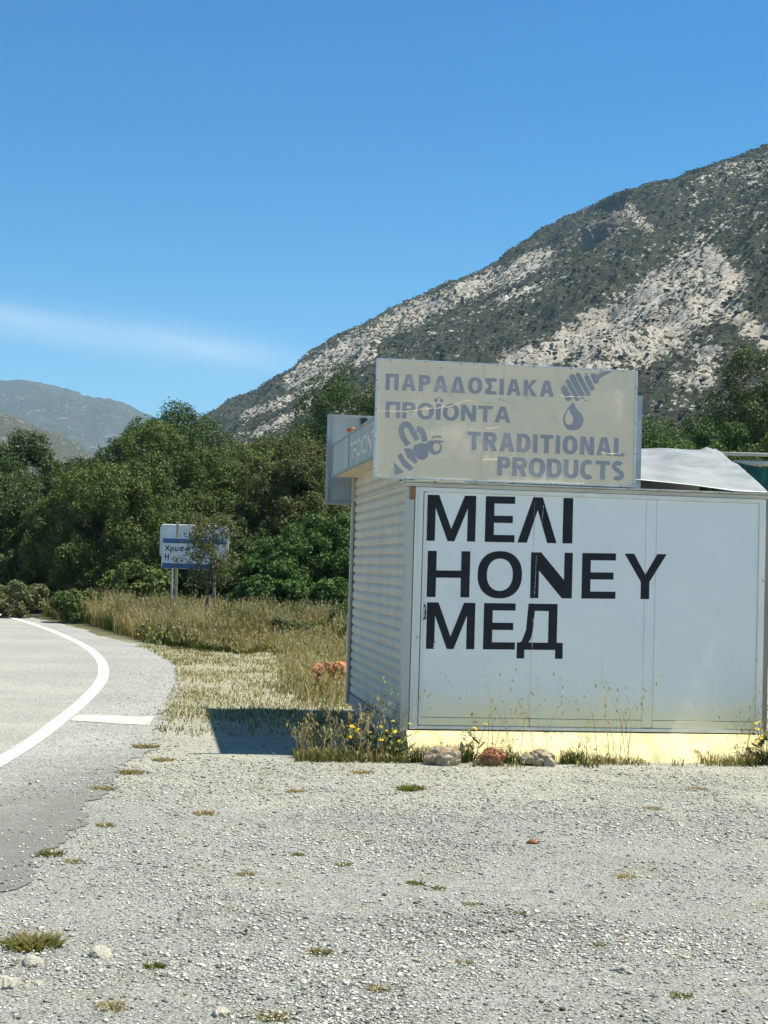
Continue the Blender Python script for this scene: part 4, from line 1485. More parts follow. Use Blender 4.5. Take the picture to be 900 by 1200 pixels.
YL = -0.0074


def onface(u, z, q=0.0):
    return (u, YL - q, z)


T_, B_ = 0.078, 0.062
ROWS = [
    (1.840, 0.395, 0.012, [('M', .108, .425), ('E', .617, .262), ('V^', .905, .349), ('I', 1.306, .088)]),
    (1.358, 0.396, 0.016, [('H', .122, .372), ('O', .562, .392), ('N', 1.030, .372), ('E', 1.487, .306), ('Y', 1.868, .382)]),
    (0.915, 0.398, 0.012, [('M', .128, .422), ('E', .626, .281), ('De', .924, .408)]),
]
for z0, h, sl, gl in ROWS:
    for ch, u0, w in gl:
        m = MB()
        put_glyph(m, ch, u0, z0 + sl * (u0 - 0.1), w, h, T_, onface, sl, B_)
        m.build('letter', M_black, stall)
# scratches where the vinyl has split along the door fold
M_scar = weathered('bare_scratch', (0.62, 0.64, 0.63), (0.5, 0.5, 0.48), 0.6, 20)
rs = random.Random(4)
for u0, za, u1, zb, n, w in ((1.068, 1.39, 1.078, 1.74, 22, .0045), (1.060, .93, 1.064, 1.20, 16, .005), (1.118, 2.00, 1.128, 2.18, 10, .004),
                             (1.0495, 1.83, 1.0495, 2.2, 16, .0025), (.198, .925, .204, .985, 6, .016)):
    m = MB()
    lft, rgt = [], []
    for i in range(n + 1):
        f = i / n
        u, z = u0 + (u1 - u0) * f + rs.uniform(-.0015, .0015), za + (zb - za) * f
        lft.append((u - w * rs.uniform(0.02, .6), z))
        rgt.append((u + w * rs.uniform(0.02, .6), z))
    m.poly(lft + rgt[::-1], [], lambda u, z: onface(u, z, .0012))
    m.build('scratch', M_scar, stall)

# ------------------------------------------------------------------ banner on the roof edge
BO = (-0.375, -0.09, 2.36)
bann = thing('banner_sign', 'faded beige banner with grey lettering, a bee and a honey dipper on the stall roof', 'sign', K(BO[0], BO[1] + 0.065, BO[2]), YAW)


def sag(u, z):
    return 0.006 * math.sin(u * 3.1 + z * 1.7) + 0.0016 * math.sin(u * 7.3 - z * 5.1) + 0.0008 * math.sin(z * 11 + u * 2)


def wallm(name, cloth):
    m_, nt, b = new_mat(name)
    P = objvec(nt)
    n1, n2 = noise(nt, 1.5, 5, 0.6, P), noise(nt, 9, 6, 0.65, objvec(nt, (1, 1, 0.5)))
    if cloth:
        c = mixc(nt, smooth(nt, n1, 0.3, 0.7), (0.86, 0.71, 0.505), (0.79, 0.65, 0.465))
        c = mixc(nt, mth(nt, 'MULTIPLY', smooth(nt, n2, 0.52, 0.8), 0.35), c, (0.36, 0.33, 0.25))
    else:
        c = mixc(nt, smooth(nt, n2, 0.35, 0.7), (0.34, 0.325, 0.345), (0.39, 0.37, 0.37))
    nt.links.new(c, b.inputs['Base Color'])
    b.inputs['Roughness'].default_value = 0.55
    b.inputs['Specular IOR Level'].default_value = 0.25
    bump(nt, b, mth(nt, 'ADD', n2, noise(nt, 5, 3, 0.5, P)), 0.25, 0.01)
    return m_


M_cloth, M_ink = wallm('faded_banner', True), wallm('faded_ink', False)
nu, nz = 90, 44
bu0, bu1, bz0, bz1 = -0.36, 1.915, 2.372, 3.372
U, Wz = np.meshgrid(np.linspace(bu0, bu1, nu), np.linspace(bz0, bz1, nz))
Yc = -0.125 + np.vectorize(sag)(U, Wz) * np.minimum(1, np.minimum(np.minimum(U - bu0, bu1 - U), np.minimum(Wz - bz0, bz1 - Wz)) * 6)


def clothy(u, z):
    e = min(1, min(min(u - bu0, bu1 - u), min(z - bz0, bz1 - z)) * 6)
    return -0.125 + sag(u, z) * max(0, e)


k = np.arange(nu * nz).reshape(nz, nu)
fast('banner_cloth', np.stack([U, Yc, Wz], -1).reshape(-1, 3) - np.array(BO), np.stack([k[:-1, :-1], k[:-1, 1:], k[1:, 1:], k[1:, :-1]], -1).reshape(-1, 4), mats=M_cloth, parent=bann, smooth_=True)
M_white = weathered('chalky_white_metal', (0.66, 0.68, 0.68), (0.54, 0.57, 0.57), 0.5, 8, 0.3, False, 0.15)
m = MB(BO)
m.box(-0.375, -0.357, -0.135, -0.085, 2.36, 3.384)
m.box(1.912, 1.930, -0.135, -0.085, 2.36, 3.384)
m.box(-0.357, 1.912, -0.132, -0.085, 3.369, 3.384)
m.box(-0.357, 1.912, -0.132, -0.085, 2.36, 2.374)
m.box(-0.355, 1.91, -0.100, -0.090, 2.376, 3.367)
m.build('sign_frame', M_white, bann, bevel=0.002)
for u in (-0.06, 1.945):
    m = MB(BO)
    m.box(u, u + 0.05, -0.083, -0.035, 2.354, 3.17)
    m.tube([(u + .025, -0.04, 3.0), (u + .025, 0.6, 2.36)], 0.012, 6)
    m.build('post', M_bluefr, bann, bevel=0.003)


def oncloth(u, z, q=0.0):
    return (u, clothy(u, z) - 0.0013 - q * 0.5, z)


REL = {'Pi': .80, 'A': .90, 'P': .72, 'Delta': .92, 'O': .90, 'Sigma': .74, 'I': .27, 'K': .84, 'R': .80, 'I:': .27, 'N': .84, 'T': .80, 'D': .82, 'L': .64, 'U': .80, 'C': .74, 'S': .70}
LINES = [
    (['Pi', 'A', 'P', 'A', 'Delta', 'O', 'Sigma', 'I', 'A', 'K', 'A'], -0.294, 1.183, 3.115, 0.140, 0.003),
    (['Pi', 'P', 'O', 'I:', 'O', 'N', 'T', 'A'], -0.288, 0.805, 2.877, 0.140, 0.0),
    (['T', 'R', 'A', 'D', 'I', 'T', 'I', 'O', 'N', 'A', 'L'], 0.430, 1.826, 2.630, 0.160, -0.002),
    (['P', 'R', 'O', 'D', 'U', 'C', 'T', 'S'], 0.698, 1.830, 2.420, 0.163, -0.001),
]


def word(mb, chs, u0, u1, z0, h, sl, fn, tk=0.262):
    tot = sum(REL[c] for c in chs) * h
    gap = (u1 - u0 - tot) / (len(chs) - 1)
    k_ = 1.0
    if gap > 0.2 * h or gap < 0.08 * h:
        gap0 = 0.13 * h
        k_ = (u1 - u0 - gap0 * (len(chs) - 1)) / tot
        gap = gap0
    u = u0
    for c in chs:
        w = REL[c] * h * k_
        put_glyph(mb, c, u, z0 + sl * (u - u0), w, h, min(tk * h, w), fn, sl, tk * h * 0.78)
        u += w + gap


for chs, u0, u1, z0, h, sl in LINES:
    m = MB(BO)
    word(m, chs, u0, u1, z0, h, sl, oncloth)
    m.build('lettering', M_ink, bann)
BEE_P= [[(-0.205, 2.501), (-0.114, 2.417), (-0.191, 2.388)], [(-0.176, 2.554), (-0.144, 2.581), (-0.103, 2.521), (-0.032, 2.456), (-0.062, 2.429), (-0.128, 2.472)], [(-0.122, 2.621), (-0.061, 2.621), (-0.04, 2.585), (0.002, 2.509), (-0.024, 2.493), (-0.091, 2.545)], [(-0.047, 2.611), (-0.033, 2.648), (0.017, 2.671), (0.076, 2.668), (0.097, 2.617), (0.088, 2.558), (0.053, 2.527), (0.007, 2.533), (-0.03, 2.566)], [(0.076, 2.661), (0.084, 2.688), (0.127, 2.702), (0.116, 2.643), (0.13, 2.605), (0.09, 2.616)]]
BEE_S= [[(-0.085, 2.651), (-0.128, 2.709), (-0.148, 2.782), (-0.125, 2.825), (-0.086, 2.819), (-0.041, 2.754), (-0.006, 2.697)], [(-0.013, 2.791), (0.02, 2.782), (0.045, 2.744), (0.058, 2.686)], [(0.128, 2.715), (0.133, 2.73), (0.201, 2.732)], [(0.141, 2.696), (0.22, 2.689)]]
BEE_R= [(0.149, 2.636), (0.147, 2.691)]
DIP_S= [[(1.264, 3.211), (1.283, 3.172), (1.323, 3.104)], [(1.298, 3.27), (1.397, 3.102)], [(1.335, 3.315), (1.444, 3.127)], [(1.388, 3.332), (1.496, 3.152)], [(1.466, 3.313), (1.528, 3.2)]]
DIP_P= [(1.51, 3.338), (1.548, 3.34), (1.566, 3.329), (1.613, 3.36), (1.684, 3.372), (1.702, 3.367), (1.638, 3.332), (1.585, 3.295), (1.58, 3.266), (1.562, 3.251), (1.538, 3.255), (1.51, 3.315)]
DROP_O= [(1.359, 3.08), (1.387, 3.026), (1.433, 2.982), (1.455, 2.931), (1.441, 2.879), (1.406, 2.849), (1.365, 2.838), (1.318, 2.842), (1.288, 2.873), (1.272, 2.918), (1.277, 2.958), (1.296, 3.005), (1.33, 3.053)]
DROP_I= [(1.322, 3.024), (1.333, 2.99), (1.356, 2.962), (1.362, 2.927), (1.349, 2.892), (1.323, 2.883), (1.299, 2.896), (1.289, 2.924), (1.291, 2.965), (1.305, 3.0)]
m = MB(BO)
for i, p in enumerate(BEE_P):
    m.poly(p, [], lambda u, z, i=i: oncloth(u, z, i * .0003))
for i, p in enumerate(BEE_S):
    pp = [tuple(v) for v in resample(p, 0.02)] if len(p) > 2 else p
    m.poly(stroke(pp, (0.046, 0.05, 0.017, 0.017)[i]), [], lambda u, z, i=i: oncloth(u, z, .0016 + i * .0003))
c_ = BEE_R[0]
m.poly(ell(c_[0], c_[1], 0.058, 0.060, 24), [ell(c_[0] + .012, c_[1] + .005, 0.032, 0.036, 24)], lambda u, z: oncloth(u, z, .003))
m.build('bee_emblem', M_ink, bann)
m = MB(BO)
for i, p in enumerate(DIP_S):
    d = (Vector(p[-1]) - Vector(p[0])).normalized()
    wd = (.060, .042, .052, .042, .042)[i]
    nn = Vector((-d.y, d.x)) * wd / 2
    a_, b_ = Vector(p[0]) + d * wd * .3, Vector(p[-1]) - d * wd * .3
    th = math.atan2(d.y, d.x)
    lp = [(b_.x + wd / 2 * math.cos(th + R_(x_)), b_.y + wd / 2 * math.sin(th + R_(x_))) for x_ in range(-90, 91, 20)] + \
         [(a_.x + wd / 2 * math.cos(th + R_(x_)), a_.y + wd / 2 * math.sin(th + R_(x_))) for x_ in range(90, 271, 20)]
    m.poly(lp, [], lambda u, z, i=i: oncloth(u, z, i * .0003))
m.poly(DIP_P, [], lambda u, z: oncloth(u, z, .002))
m.build('honey_dipper_emblem', M_ink, bann)
m = MB(BO)
ro = [tuple(v) for v in resample(DROP_O[1:] + DROP_O[:2], 0.02)]
m.poly(ro[:-1], [[tuple(v) for v in resample(DROP_I + DROP_I[:1], 0.02)][:-1]], lambda u, z: oncloth(u, z, 0))
m.build('honey_drop_emblem', M_ink, bann)
M_crease = weathered('torn_crease', (0.72, 0.68, 0.56), (0.62, 0.56, 0.42), 0.6, 20)
for pl in ([(-0.37, 2.935), (-0.13, 2.935), (0.06, 2.965), (0.28, 3.0), (0.445, 3.06), (0.62, 3.035), (0.69, 3.05)], [(0.69, 3.08), (0.77, 3.06), (0.85, 3.045)],
           [(1.22, 3.13), (1.35, 3.128), (1.48, 3.132)], [(1.60, 2.655), (1.7, 2.645), (1.82, 2.66)], [(0.55, 2.54), (0.62, 2.555), (0.70, 2.555)], [(0.57, 2.81), (0.63, 2.825), (0.70, 2.83)], [(0.06, 3.36), (0.07, 3.27)]):
    pts = resample(pl, 0.03)
    m = MB(BO)
    rad = [0.0008 + 0.0028 * abs(math.sin(i * 1.3)) * math.sin(math.pi * (i + .5) / len(pts)) for i in range(len(pts))]
    m.tube([(p[0], clothy(p[0], p[1]) - 0.004, p[1] + 0.004 * math.sin(i * 2.1)) for i, p in enumerate(pts)], rad, 6)
    m.build('crease', M_crease, bann, smooth_=True)
rv = MB()
rv.tube([(0, 0, 0), (0, -0.006, 0), (0, -0.009, 0)], [0.010, 0.009, 0.004], 8)
rvo = None
RIV = [(-0.366, z) for z in (2.45, 2.70, 2.95, 3.2)] + [(1.921, z) for z in (2.40, 2.66, 2.92, 3.24)] + [(u, 3.376) for u in (-0.25, 0.05, 0.36, 0.68, 1.0, 1.33, 1.60, 1.80)] + [(u, 2.367) for u in (-0.33, -0.10, 0.22, 0.52, 0.85, 1.18, 1.45, 1.8)]
RIV += [(0.18, 3.33), (0.17, 3.075), (1.47, 3.335), (1.47, 3.105)]
for u, z in RIV:
    y_ = -0.135 if (u < -0.35 or u > 1.91) else (-0.132 if z > 3.37 or z < 2.37 else clothy(u, z) - 0.004)
    if rvo is None:
        rvo = rv.build('rivet', M_bluefr, bann, smooth_=True)
    else:
        o = rvo.copy()
        COL.objects.link(o)
        rvo2 = o
        o.parent = bann
    (rvo if (u, z) == RIV[0] else o).location = (u - BO[0], y_ - BO[1], z - BO[2])

# ------------------------------------------------------------------ second roof sign, seen from behind
RO = (-0.35, 3.96, 2.28)
rear = thing('rear_sign', 'blue grey back of a second sign on the far edge of the stall roof', 'sign', K(*RO), YAW)
m = MB(RO)
m.box(-0.33, 1.90, 3.985, 4.0, 2.30, 3.27)
m.build('sign_panel', M_bluepan, rear)
m = MB(RO)
m.box(-0.352, -0.318, 3.962, 4.004, 2.283, 3.288)
m.box(1.888, 1.922, 3.962, 4.004, 2.283, 3.288)
m.box(-0.318, 1.888, 3.962, 4.004, 3.258, 3.288)
m.box(-0.318, 1.888, 3.962, 4.004, 2.283, 2.313)
m.build('sign_frame', M_bluefr, rear, bevel=0.003)
for u in (0.02, 1.5):
    m = MB(RO)
    m.box(u, u + 0.07, 3.945, 3.983, 2.40, 3.254)
    m.build('post', M_dark, rear)

# ------------------------------------------------------------------ fascia sign along the shutter side
FO = (-0.28, -0.05, 2.585)
fas = thing('fascia_sign', 'long weathered grey sign board with pale worn lettering above the shutter', 'sign', K(*FO), YAW)
m = MB(FO)
m.box(-0.284, -0.262, -0.03, 3.92, 2.60, 2.93)
m.build('sign_panel', M_fasc, fas)
m = MB(FO)
m.box(-0.296, -0.258, -0.05, 3.94, 2.931, 2.952)
m.box(-0.296, -0.258, -0.05, 3.94, 2.583, 2.606)
for y_ in (-0.05, 2.42, 3.90):
    m.box(-0.293, -0.258, y_, y_ + 0.04, 2.607, 2.930)
m.build('sign_frame', M_bluefr, fas, bevel=0.002)
m = MB(FO)
word(m, ['Pi', 'P', 'O', 'I:', 'O', 'N', 'T', 'A'], 0.0, 2.2, 2.665, 0.17, 0, lambda u, z, q=0: (-0.2865 - q, 2.36 - u, z), 0.22)
m.build('lettering', M_fadelet, fas)

# things lying on the canopy
pp = thing('rusty_pipe', 'short orange rusty pipe end poking up above the side sign', 'pipe', K(-0.12, 3.05, 2.605), YAW)
m = MB()
m.tube([(0.10, -0.05, 0.0), (0.0, 0, 0.30), (-0.075, 0.02, 0.43)], [0.03, 0.032, 0.036], 10)
m.tube([(-0.075, 0.02, 0.43), (-0.082, 0.022, 0.455)], [0.046, 0.042], 10)
m.build('pipe', M_rust, pp, smooth_=False)
lp_ = thing('floodlight', 'small white floodlight box on a stem above the side sign', 'lamp', K(0.0, 2.55, 2.36), YAW)
m = MB()
m.tube([(0.02, 0.05, 0.22), (0.02, 0.05, 0.62)], 0.016, 8)
m.build('stem', M_dark, lp_)
m = MB()
m.box(-0.045, 0.055, -0.05, 0.04, 0.62, 0.75)
m.build('lamp_housing', M_frame, lp_, bevel=0.012)

# ------------------------------------------------------------------ loose tin sheet on the roof
SO = (1.3, 0.02, 2.354)
tin = None
nu, nv = 70, 50
Us, Vs = np.meshgrid(np.linspace(0, 1, nu), np.linspace(0, 1, nv))
uf = 1.30 + (3.165 - 1.30) * Us
ub = 1.25 + (3.50 - 1.25) * Us
zf = np.interp(uf, [1.30, 2.0, 2.45, 2.86, 3.2], [2.46, 2.432, 2.405, 2.366, 2.363])
zb_ = np.interp(ub, [1.2, 2.6, 3.1, 3.5], [2.88, 2.90, 2.905, 2.925])
ease = Vs ** 0.92
xx = uf + (ub - uf) * Vs
yy = -0.03 + 2.23 * Vs
zz = zf + (zb_ - zf) * ease
wv = np.clip(Vs * 4, 0, 1) * np.clip((1 - Vs) * 6, 0, 1)
zz = zz + wv * ((fbm(xx * 2.0, yy * 1.3, 3, 501) - 0.5) * 0.09 + (fbm(xx * 1.5 + yy * 1.0, yy * 9, 3, 503) - 0.5) * 0.018) + 0.02 * np.sin(xx * 9) * Vs * 0.4
zz = zz + np.clip(1 - np.abs(Us - 0.955) / 0.03, 0, 1) * np.clip((Vs - .86) * 7, 0, 1) * 0.03
top = np.stack([xx, yy, zz], -1).reshape(-1, 3) - np.array(SO)
bot = top - [0, 0, 0.004]
k = np.arange(nu * nv).reshape(nv, nu)
q1 = np.stack([k[:-1, :-1], k[:-1, 1:], k[1:, 1:], k[1:, :-1]], -1).reshape(-1, 4)
per = np.concatenate([k[0, :], k[1:, -1], k[-1, -2::-1], k[-2:0:-1, 0]])
pn = np.roll(per, -1)
off_ = nu * nv
q3 = np.stack([per, per + off_, pn + off_, pn], -1)
M_tin = weathered('galvanised_tin', (0.29, 0.30, 0.285), (0.20, 0.21, 0.20), 0.5, 3.2, 0.5, False, 0.05, metal=0.15)
tin = fast('tin_sheet', np.concatenate([top, bot]), np.concatenate([q1, q1[:, ::-1] + off_, q3]), mats=M_tin, loc=K(*SO), smooth_=True)
tin.rotation_euler = (0, 0, YAW)
tag(tin, 'loose bent sheet of pale tin sloping over the right half of the stall roof', 'roof sheet')

# ------------------------------------------------------------------ netting frame behind the stall
net = thing('netting_frame', 'pole frame hung with teal netting behind the right end of the stall', 'frame', (4.2, 19.0, 0))
M_pole = weathered('pale_pole', (0.55, 0.54, 0.48), (0.42, 0.41, 0.36), 0.6, 6)
M_net = weathered('teal_netting', (0.012, 0.095, 0.085), (0.008, 0.05, 0.05), 0.7, 8, 0.2)
for dx in (0.0, 1.5, 3.0):
    m = MB()
    m.tube([(dx, 0, -0.1), (dx, 0, 3.15)], 0.028, 8)
    m.build('pole', M_pole, net, smooth_=True)
for z_, x0_, r_ in ((3.13, -0.12, 0.022), (3.02, 0.10, 0.034)):
    m = MB()
    m.tube([(x0_, -0.03, z_), (3.2, -0.03, z_)], r_, 8)
    m.build('rail', M_pole, net, smooth_=True)
nu, nv = 110, 60
Us, Vs = np.meshgrid(np.linspace(-0.08, 3.1, nu), np.linspace(0, 1, nv))
fold = (fbm(Us * 3.2, Vs * 2.0, 4, 601) - 0.5) * 0.30 + 0.05 * np.sin(Us * 17 + Vs * 2)
zz = 3.05 - Vs * 1.7 - 0.10 * np.abs(np.sin(Us * 1.05 * math.pi / 1.5)) * (1 - Vs) + (fbm(Us * 4, Vs * 3, 3, 602) - .5) * 0.12 * Vs
P = np.stack([Us, -0.06 - fold * (0.3 + Vs), zz], -1).reshape(-1, 3)
k = np.arange(nu * nv).reshape(nv, nu)
fast('netting', P, np.stack([k[:-1, :-1], k[:-1, 1:], k[1:, 1:], k[1:, :-1]], -1).reshape(-1, 4), mats=M_net, parent=net, smooth_=True)

# ------------------------------------------------------------------ place sign
PS = (-4.42, 36.0)
pz = float(ground_z(np.array([PS[0]]), np.array([PS[1]]))[0])
M_signw = weathered('white_sign_sheet', (0.74, 0.75, 0.73), (0.64, 0.66, 0.64), 0.45, 5, 0.3)
M_signb = weathered('blue_sign_band', (0.04, 0.10, 0.23), (0.055, 0.125, 0.26), 0.45, 5, 0.3)
M_signk = weathered('dark_sign_letters', (0.02, 0.022, 0.028), (0.03, 0.032, 0.04), 0.5, 5, 0.2)
M_woodp = weathered('pale_wood_post', (0.46, 0.38, 0.26), (0.36, 0.29, 0.19), 0.8, 6, 0.1, True)
M_zinc = weathered('zinc_post', (0.40, 0.41, 0.39), (0.32, 0.33, 0.31), 0.6, 6)


def rrect(x0, x1, z0, z1, r, n=6):
    o = []
    for cx, cz, a0 in ((x1 - r, z0 + r, -90), (x1 - r, z1 - r, 0), (x0 + r, z1 - r, 90), (x0 + r, z0 + r, 180)):
        o += [(cx + r * math.cos(R_(a0 + 90 * i / n)), cz + r * math.sin(R_(a0 + 90 * i / n))) for i in range(n + 1)]
    return o


def plate(mb, lp, y0, y1):
    n = len(lp)
    mb.add([(u, y0, z) for u, z in lp] + [(u, y1, z) for u, z in lp], [tuple(range(n)), tuple(reversed(range(n, 2 * n)))] + [(i, i + n, (i + 1) % n + n, (i + 1) % n) for i in range(n)])


pz -= 0.1
psn = thing('place_sign', 'white place name sign with blue bands above and below its dark lettering', 'sign', (PS[0], PS[1], pz))
x0, x1, zl, zh = -0.75, 0.78, 1.42, 2.13
m = MB()
plate(m, rrect(x0, x1, zl, zh, 0.06), -0.06, -0.045)
M_signg = weathered('shade_toned_sign_sheet', (0.70, 0.70, 0.66), (0.62, 0.625, 0.60), 0.5, 5, 0.3)  # white sheet toned greyer: shade on the sign face put into its colour
m.build('sign_panel', M_signg, psn)
m = MB()
m.box(x0 + 0.02, x1 - 0.02, -0.0635, -0.0605, zh - 0.115, zh - 0.008)
m.build('blue_band', M_signb, psn)
m = MB()
m.box(x0 + 0.02, x1 - 0.02, -0.0635, -0.0605, zl + 0.008, zl + 0.125)
m.build('blue_band', M_signb, psn)
m = MB()
fn = lambda u, z, q=0: (u, -0.0645 - q, z)
cap, xh, tk = 0.135, 0.10, 0.022
for ch, u0, z0, w, h in (('chi', -0.67, 1.83, .10, cap), ('rho', -0.55, 1.83, .085, xh), ('ups', -0.44, 1.83, .08, xh), ('sig', -0.335, 1.83, .085, xh), ('omi', -0.20, 1.83, .09, xh)):
    put_glyph(m, ch, u0, z0, w, h, tk, fn, 0, tk)
put_glyph(m, 'H', -0.67, 1.63, .095, cap, tk, fn, 0, tk)
m.build('lettering', M_signk, psn)
for u, top_, mt, r_ in ((-0.40, 2.53, M_woodp, 0.032), (0.50, 2.12, M_woodp, 0.032)):
    m = MB()
    m.box(u - r_, u + r_, -0.044, 0.02, -0.2, top_)
    m.build('post', mt, psn, bevel=0.006)
bk = thing('blank_sign', 'blank white sign board showing behind and above the place name sign', 'sign', (PS[0], PS[1] + 0.35, pz))
m = MB()
plate(m, rrect(-0.84, 0.76, 1.70, 2.45, 0.07), 0.0, 0.02)
m.build('sign_panel', M_signw, bk)
m = MB()
rim = [(u, z) for u, z in rrect(-0.84, 0.76, 1.70, 2.45, 0.07)]
m.tube([(u, -0.01, z) for u, z in rim + rim[:1]], 0.016, 6, False)
m.build('rim', M_signw, bk)
for u in (-0.55, 0.45):
    m = MB()
    m.tube([(u, 0.045, -0.2), (u, 0.045, 2.35)], 0.025, 8)
    m.build('post', M_zinc, bk)

# ------------------------------------------------------------------ flowering weeds
M_petal = weathered('yellow_petals', (0.80, 0.56, 0.03), (0.75, 0.62, 0.06), 0.7, 20, 0.1)
M_stem = weathered('green_stems', (0.09, 0.115, 0.04), (0.16, 0.16, 0.07), 0.8, 20, 0.1)


def flower_plant(label, u, w, heads, seed, hmin, hmax, spread, group, kx=True, wx=None):
    r = random.Random(seed)
    loc = K(u, w, 0) if kx else (u, w, float(ground_z(np.array([u]), np.array([w]))[0]))
    t = thing('flowering_weed', label, 'flower plant', loc, 0, group)
    ms = MB()
    hd = []
    for i in range(heads):
        an, rd = r.uniform(0, 6.28), r.uniform(0.2, 1) * spread
        e = Vector((math.cos(an) * rd, math.sin(an) * rd * .7, r.uniform(hmin, hmax)))
        b0 = Vector((e.x * .15, e.y * .15, -0.02))
        ms.tube([b0, b0.lerp(e, .5) + Vector((0, 0, .03)), e], [0.0035, 0.003, 0.002], 5)
        hd.append(e)
    for i in range(heads * 7):       # narrow leaves
        an, z_ = r.uniform(0, 6.28), r.uniform(0.0, hmax * .6)
        l = r.uniform(.05, .12)
        c0 = Vector((r.uniform(-.5, .5) * spread, r.uniform(-.4, .4) * spread, z_))
        d = Vector((math.cos(an), math.sin(an), r.uniform(.2, 1)))
        s_ = Vector((-d.y, d.x, 0)).normalized() * l * .12
        ms.add([c0 - s_, c0 + d * l * .5 - s_ * 1.6, c0 + d * l, c0 + d * l * .5 + s_ * 1.6, c0 + s_], [(0, 1, 2, 3, 4)])
    ms.build('stems', M_stem, t)
    for e in hd:
        mh = MB()
        np_ = 9
        tl = Vector((r.uniform(-.5, .5), -0.3 + r.uniform(-.4, .4), 1)).normalized()
        ax = tl.orthogonal().normalized()
        bx = tl.cross(ax)
        rp = r.uniform(.016, .026)
        for j in range(np_):
            a0 = 2 * math.pi * j / np_
            d = ax * math.cos(a0) + bx * math.sin(a0)
            s_ = ax * -math.sin(a0) + bx * math.cos(a0)
            mh.add([e, e + d * rp * .6 - s_ * rp * .36 + tl * .003, e + d * rp + tl * .001, e + d * rp * .6 + s_ * rp * .36 + tl * .003], [(0, 1, 2, 3)])
        mh.tube([e, e + tl * .008], [.008, .005], 7)
        mh.build('flower_head', M_petal, t)
    return t


FG = 'yellow flowering weeds round the stall'
flower_plant('yellow flowered weed closest to the left front corner of the stall', -0.17, -0.30, 8, 1, .16, .34, .22, FG)
flower_plant('yellow flowered weed in the middle of the weedy patch left of the stall', -0.42, -0.20, 6, 2, .16, .30, .20, FG)
flower_plant('yellow flowered weed standing at the edge of the shadow left of the stall', -0.80, 0.10, 5, 3, .36, .50, .22, FG)
flower_plant('single thin yellow flowered weed before the door between the boulders', 0.50, -0.28, 3, 4, .22, .34, .14, FG)
flower_plant('yellow flowered weed at the right front corner of the stall', 3.08, -0.30, 8, 5, .18, .40, .20, FG)
flower_plant('yellow flowered weed half out of the photo at its right edge', 3.38, -0.2, 7, 6, .15, .36, .18, FG)
flower_plant('yellow flowers low in the front of the tall grass bank by the road', -4.25, 28.6, 8, 7, .2, .42, .35, FG, kx=False)

# ------------------------------------------------------------------ tufts of weed on the gravel
def tuft_mesh(seed, n, spread, h, mat_t):
    r = np.random.default_rng(seed)
    an = r.uniform(0, 2 * np.pi, n)
    rd = r.uniform(0, 1, n) ** 0.8 * 0.85 * spread
    x_, y_ = np.cos(an) * rd, np.sin(an) * rd
    hh = h * r.uniform(.4, 1.2, n)
    lx, ly = np.cos(an) * hh * r.uniform(.2, 1.2, n), np.sin(an) * hh * r.uniform(.2, 1.2, n)
    fa = r.uniform(0, np.pi, n)
    wd = h * 0.07 + 0.0015
    wx, wy = np.cos(fa) * wd, np.sin(fa) * wd
    V_ = np.stack([np.stack([x_ - wx, y_ - wy, x_ * 0 - .004], -1), np.stack([x_ + wx, y_ + wy, x_ * 0 - .004], -1),
                   np.stack([x_ + lx * .5 + wx, y_ + ly * .5 + wy, hh * .7], -1), np.stack([x_ + lx, y_ + ly, hh], -1), np.stack([x_ + lx * .5 - wx, y_ + ly * .5 - wy, hh * .7], -1)], 1).reshape(-1, 3)
    k_ = np.arange(n) * 5
    Q_ = np.stack([k_, k_ + 1, k_ + 2, k_ + 4], -1)
    T__ = np.stack([k_ + 4, k_ + 2, k_ + 3], -1)
    tt = np.clip(mat_t + r.normal(0, .12, n), 0, 1)
    return V_, Q_, T__, tt


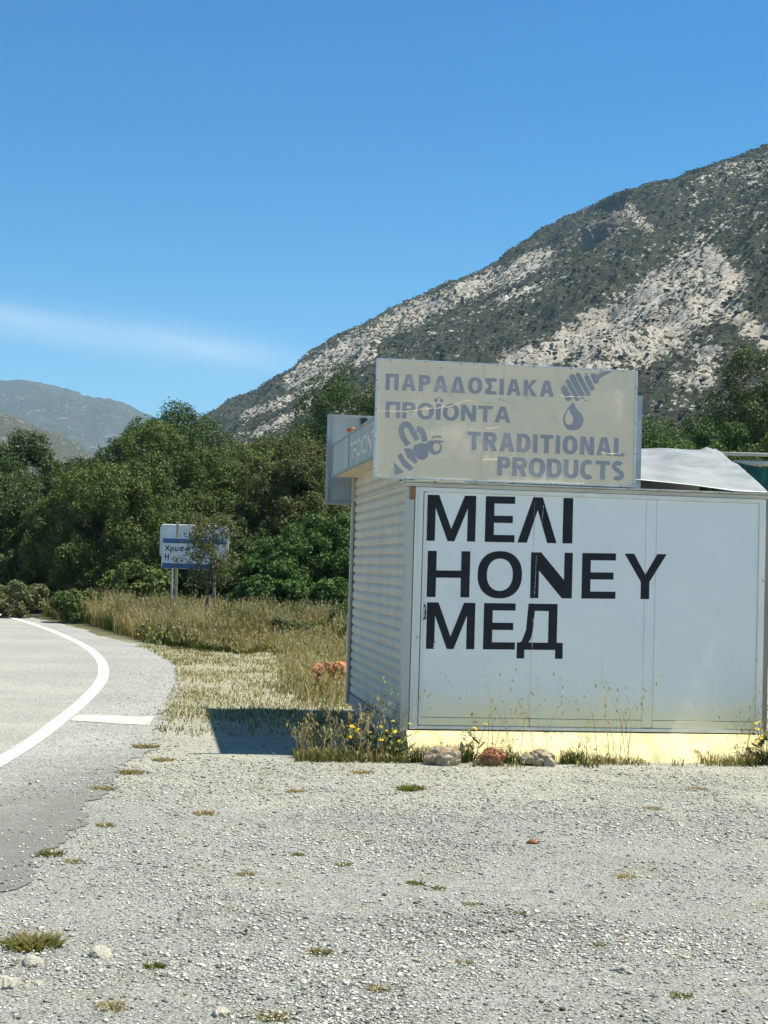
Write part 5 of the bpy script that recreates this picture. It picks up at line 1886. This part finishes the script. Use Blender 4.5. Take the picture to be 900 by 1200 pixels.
TUF = [(0.24, 11.11, .13, .075, 240, .06, 'dark green weed tuft on the gravel before the left corner of the stall'),
       (-1.40, 6.40, .17, .075, 420, .18, 'largest weed tuft at the left edge of the gravel, on the road edge'),
       (-0.42, 8.6, .06, .03, 90, .2, ''), (0.21, 7.9, .07, .03, 110, .12, ''), (0.33, 7.8, .05, .025, 90, .1, ''), (0.47, 7.45, .06, .02, 80, .4, ''),
       (-0.21, 6.43, .06, .04, 110, .2, ''), (-0.85, 6.12, .06, .035, 110, .12, ''), (-0.92, 5.55, .09, .03, 120, .45, ''), (-0.33, 5.45, .09, .03, 120, .3, ''),
       (-1.75, 8.35, .12, .045, 190, .15, ''), (-1.58, 8.18, .09, .03, 110, .4, ''), (-0.66, 8.02, .07, .03, 90, .4, ''), (-0.16, 8.35, .06, .03, 90, .25, ''),
       (-1.07, 9.82, .12, .04, 150, .4, ''), (-1.9, 10.75, .13, .05, 160, .35, ''), (-1.85, 11.6, .14, .06, 190, .25, ''), (-0.57, 10.9, .1, .04, 130, .5, ''),
       (0.70, 7.25, .05, .02, 80, .3, ''), (0.97, 6.65, .06, .02, 80, .25, ''), (1.18, 5.9, .07, .03, 90, .2, ''), (0.38, 6.3, .06, .025, 80, .35, ''),
       (1.33, 8.2, .09, .03, 110, .45, ''), (0.03, 5.85, .07, .03, 90, .3, ''), (-1.62, 9.3, .09, .035, 110, .3, ''), (-1.98, 13.2, .15, .07, 200, .3, ''),
       (-1.72, 12.4, .13, .05, 160, .42, ''), (1.9, 10.6, .10, .03, 110, .45, ''), (2.4, 11.6, .12, .035, 120, .4, ''), (-0.12, 12.0, .14, .04, 160, .45, '')]
for i, (x_, y_, sp_, h_, n_, tn, lb) in enumerate(TUF):
    V_, Q_, T__, tt_ = tuft_mesh(800 + i, n_, sp_, h_, tn)
    o = fast('weed_tuft', V_ * np.array([0.8, 0.8, 0.42]), Q_, T__, M_grass, tt_ + .18, tt_ + .3, loc=(x_, y_, float(ground_z(np.array([x_]), np.array([y_]))[0])))
    tag(o, lb or ('small tuft of weeds growing on the open gravel' if x_ > -1.5 else 'small tuft of weeds growing along the broken road edge'), 'weeds', 'weed tufts on the gravel')

# ------------------------------------------------------------------ the air between here and the far hills
m = MB()
m.box(-6500, 6500, -6500, 6500, -12, 760)
hz = m.build('haze', [], None)
mh, nth, bh = new_mat('summer_haze')
nth.nodes.remove(bh)
pv = nth.nodes.new('ShaderNodeVolumePrincipled')
pv.inputs['Color'].default_value = (0.50, 0.76, 1.0, 1)
pv.inputs['Density'].default_value = 1.0e-4
pv.inputs['Anisotropy'].default_value = 0.1
nth.links.new(pv.outputs[0], nth.nodes['Material Output'].inputs['Volume'])
hz.data.materials.clear()
hz.data.materials.append(mh)
tag(hz, kind='stuff')
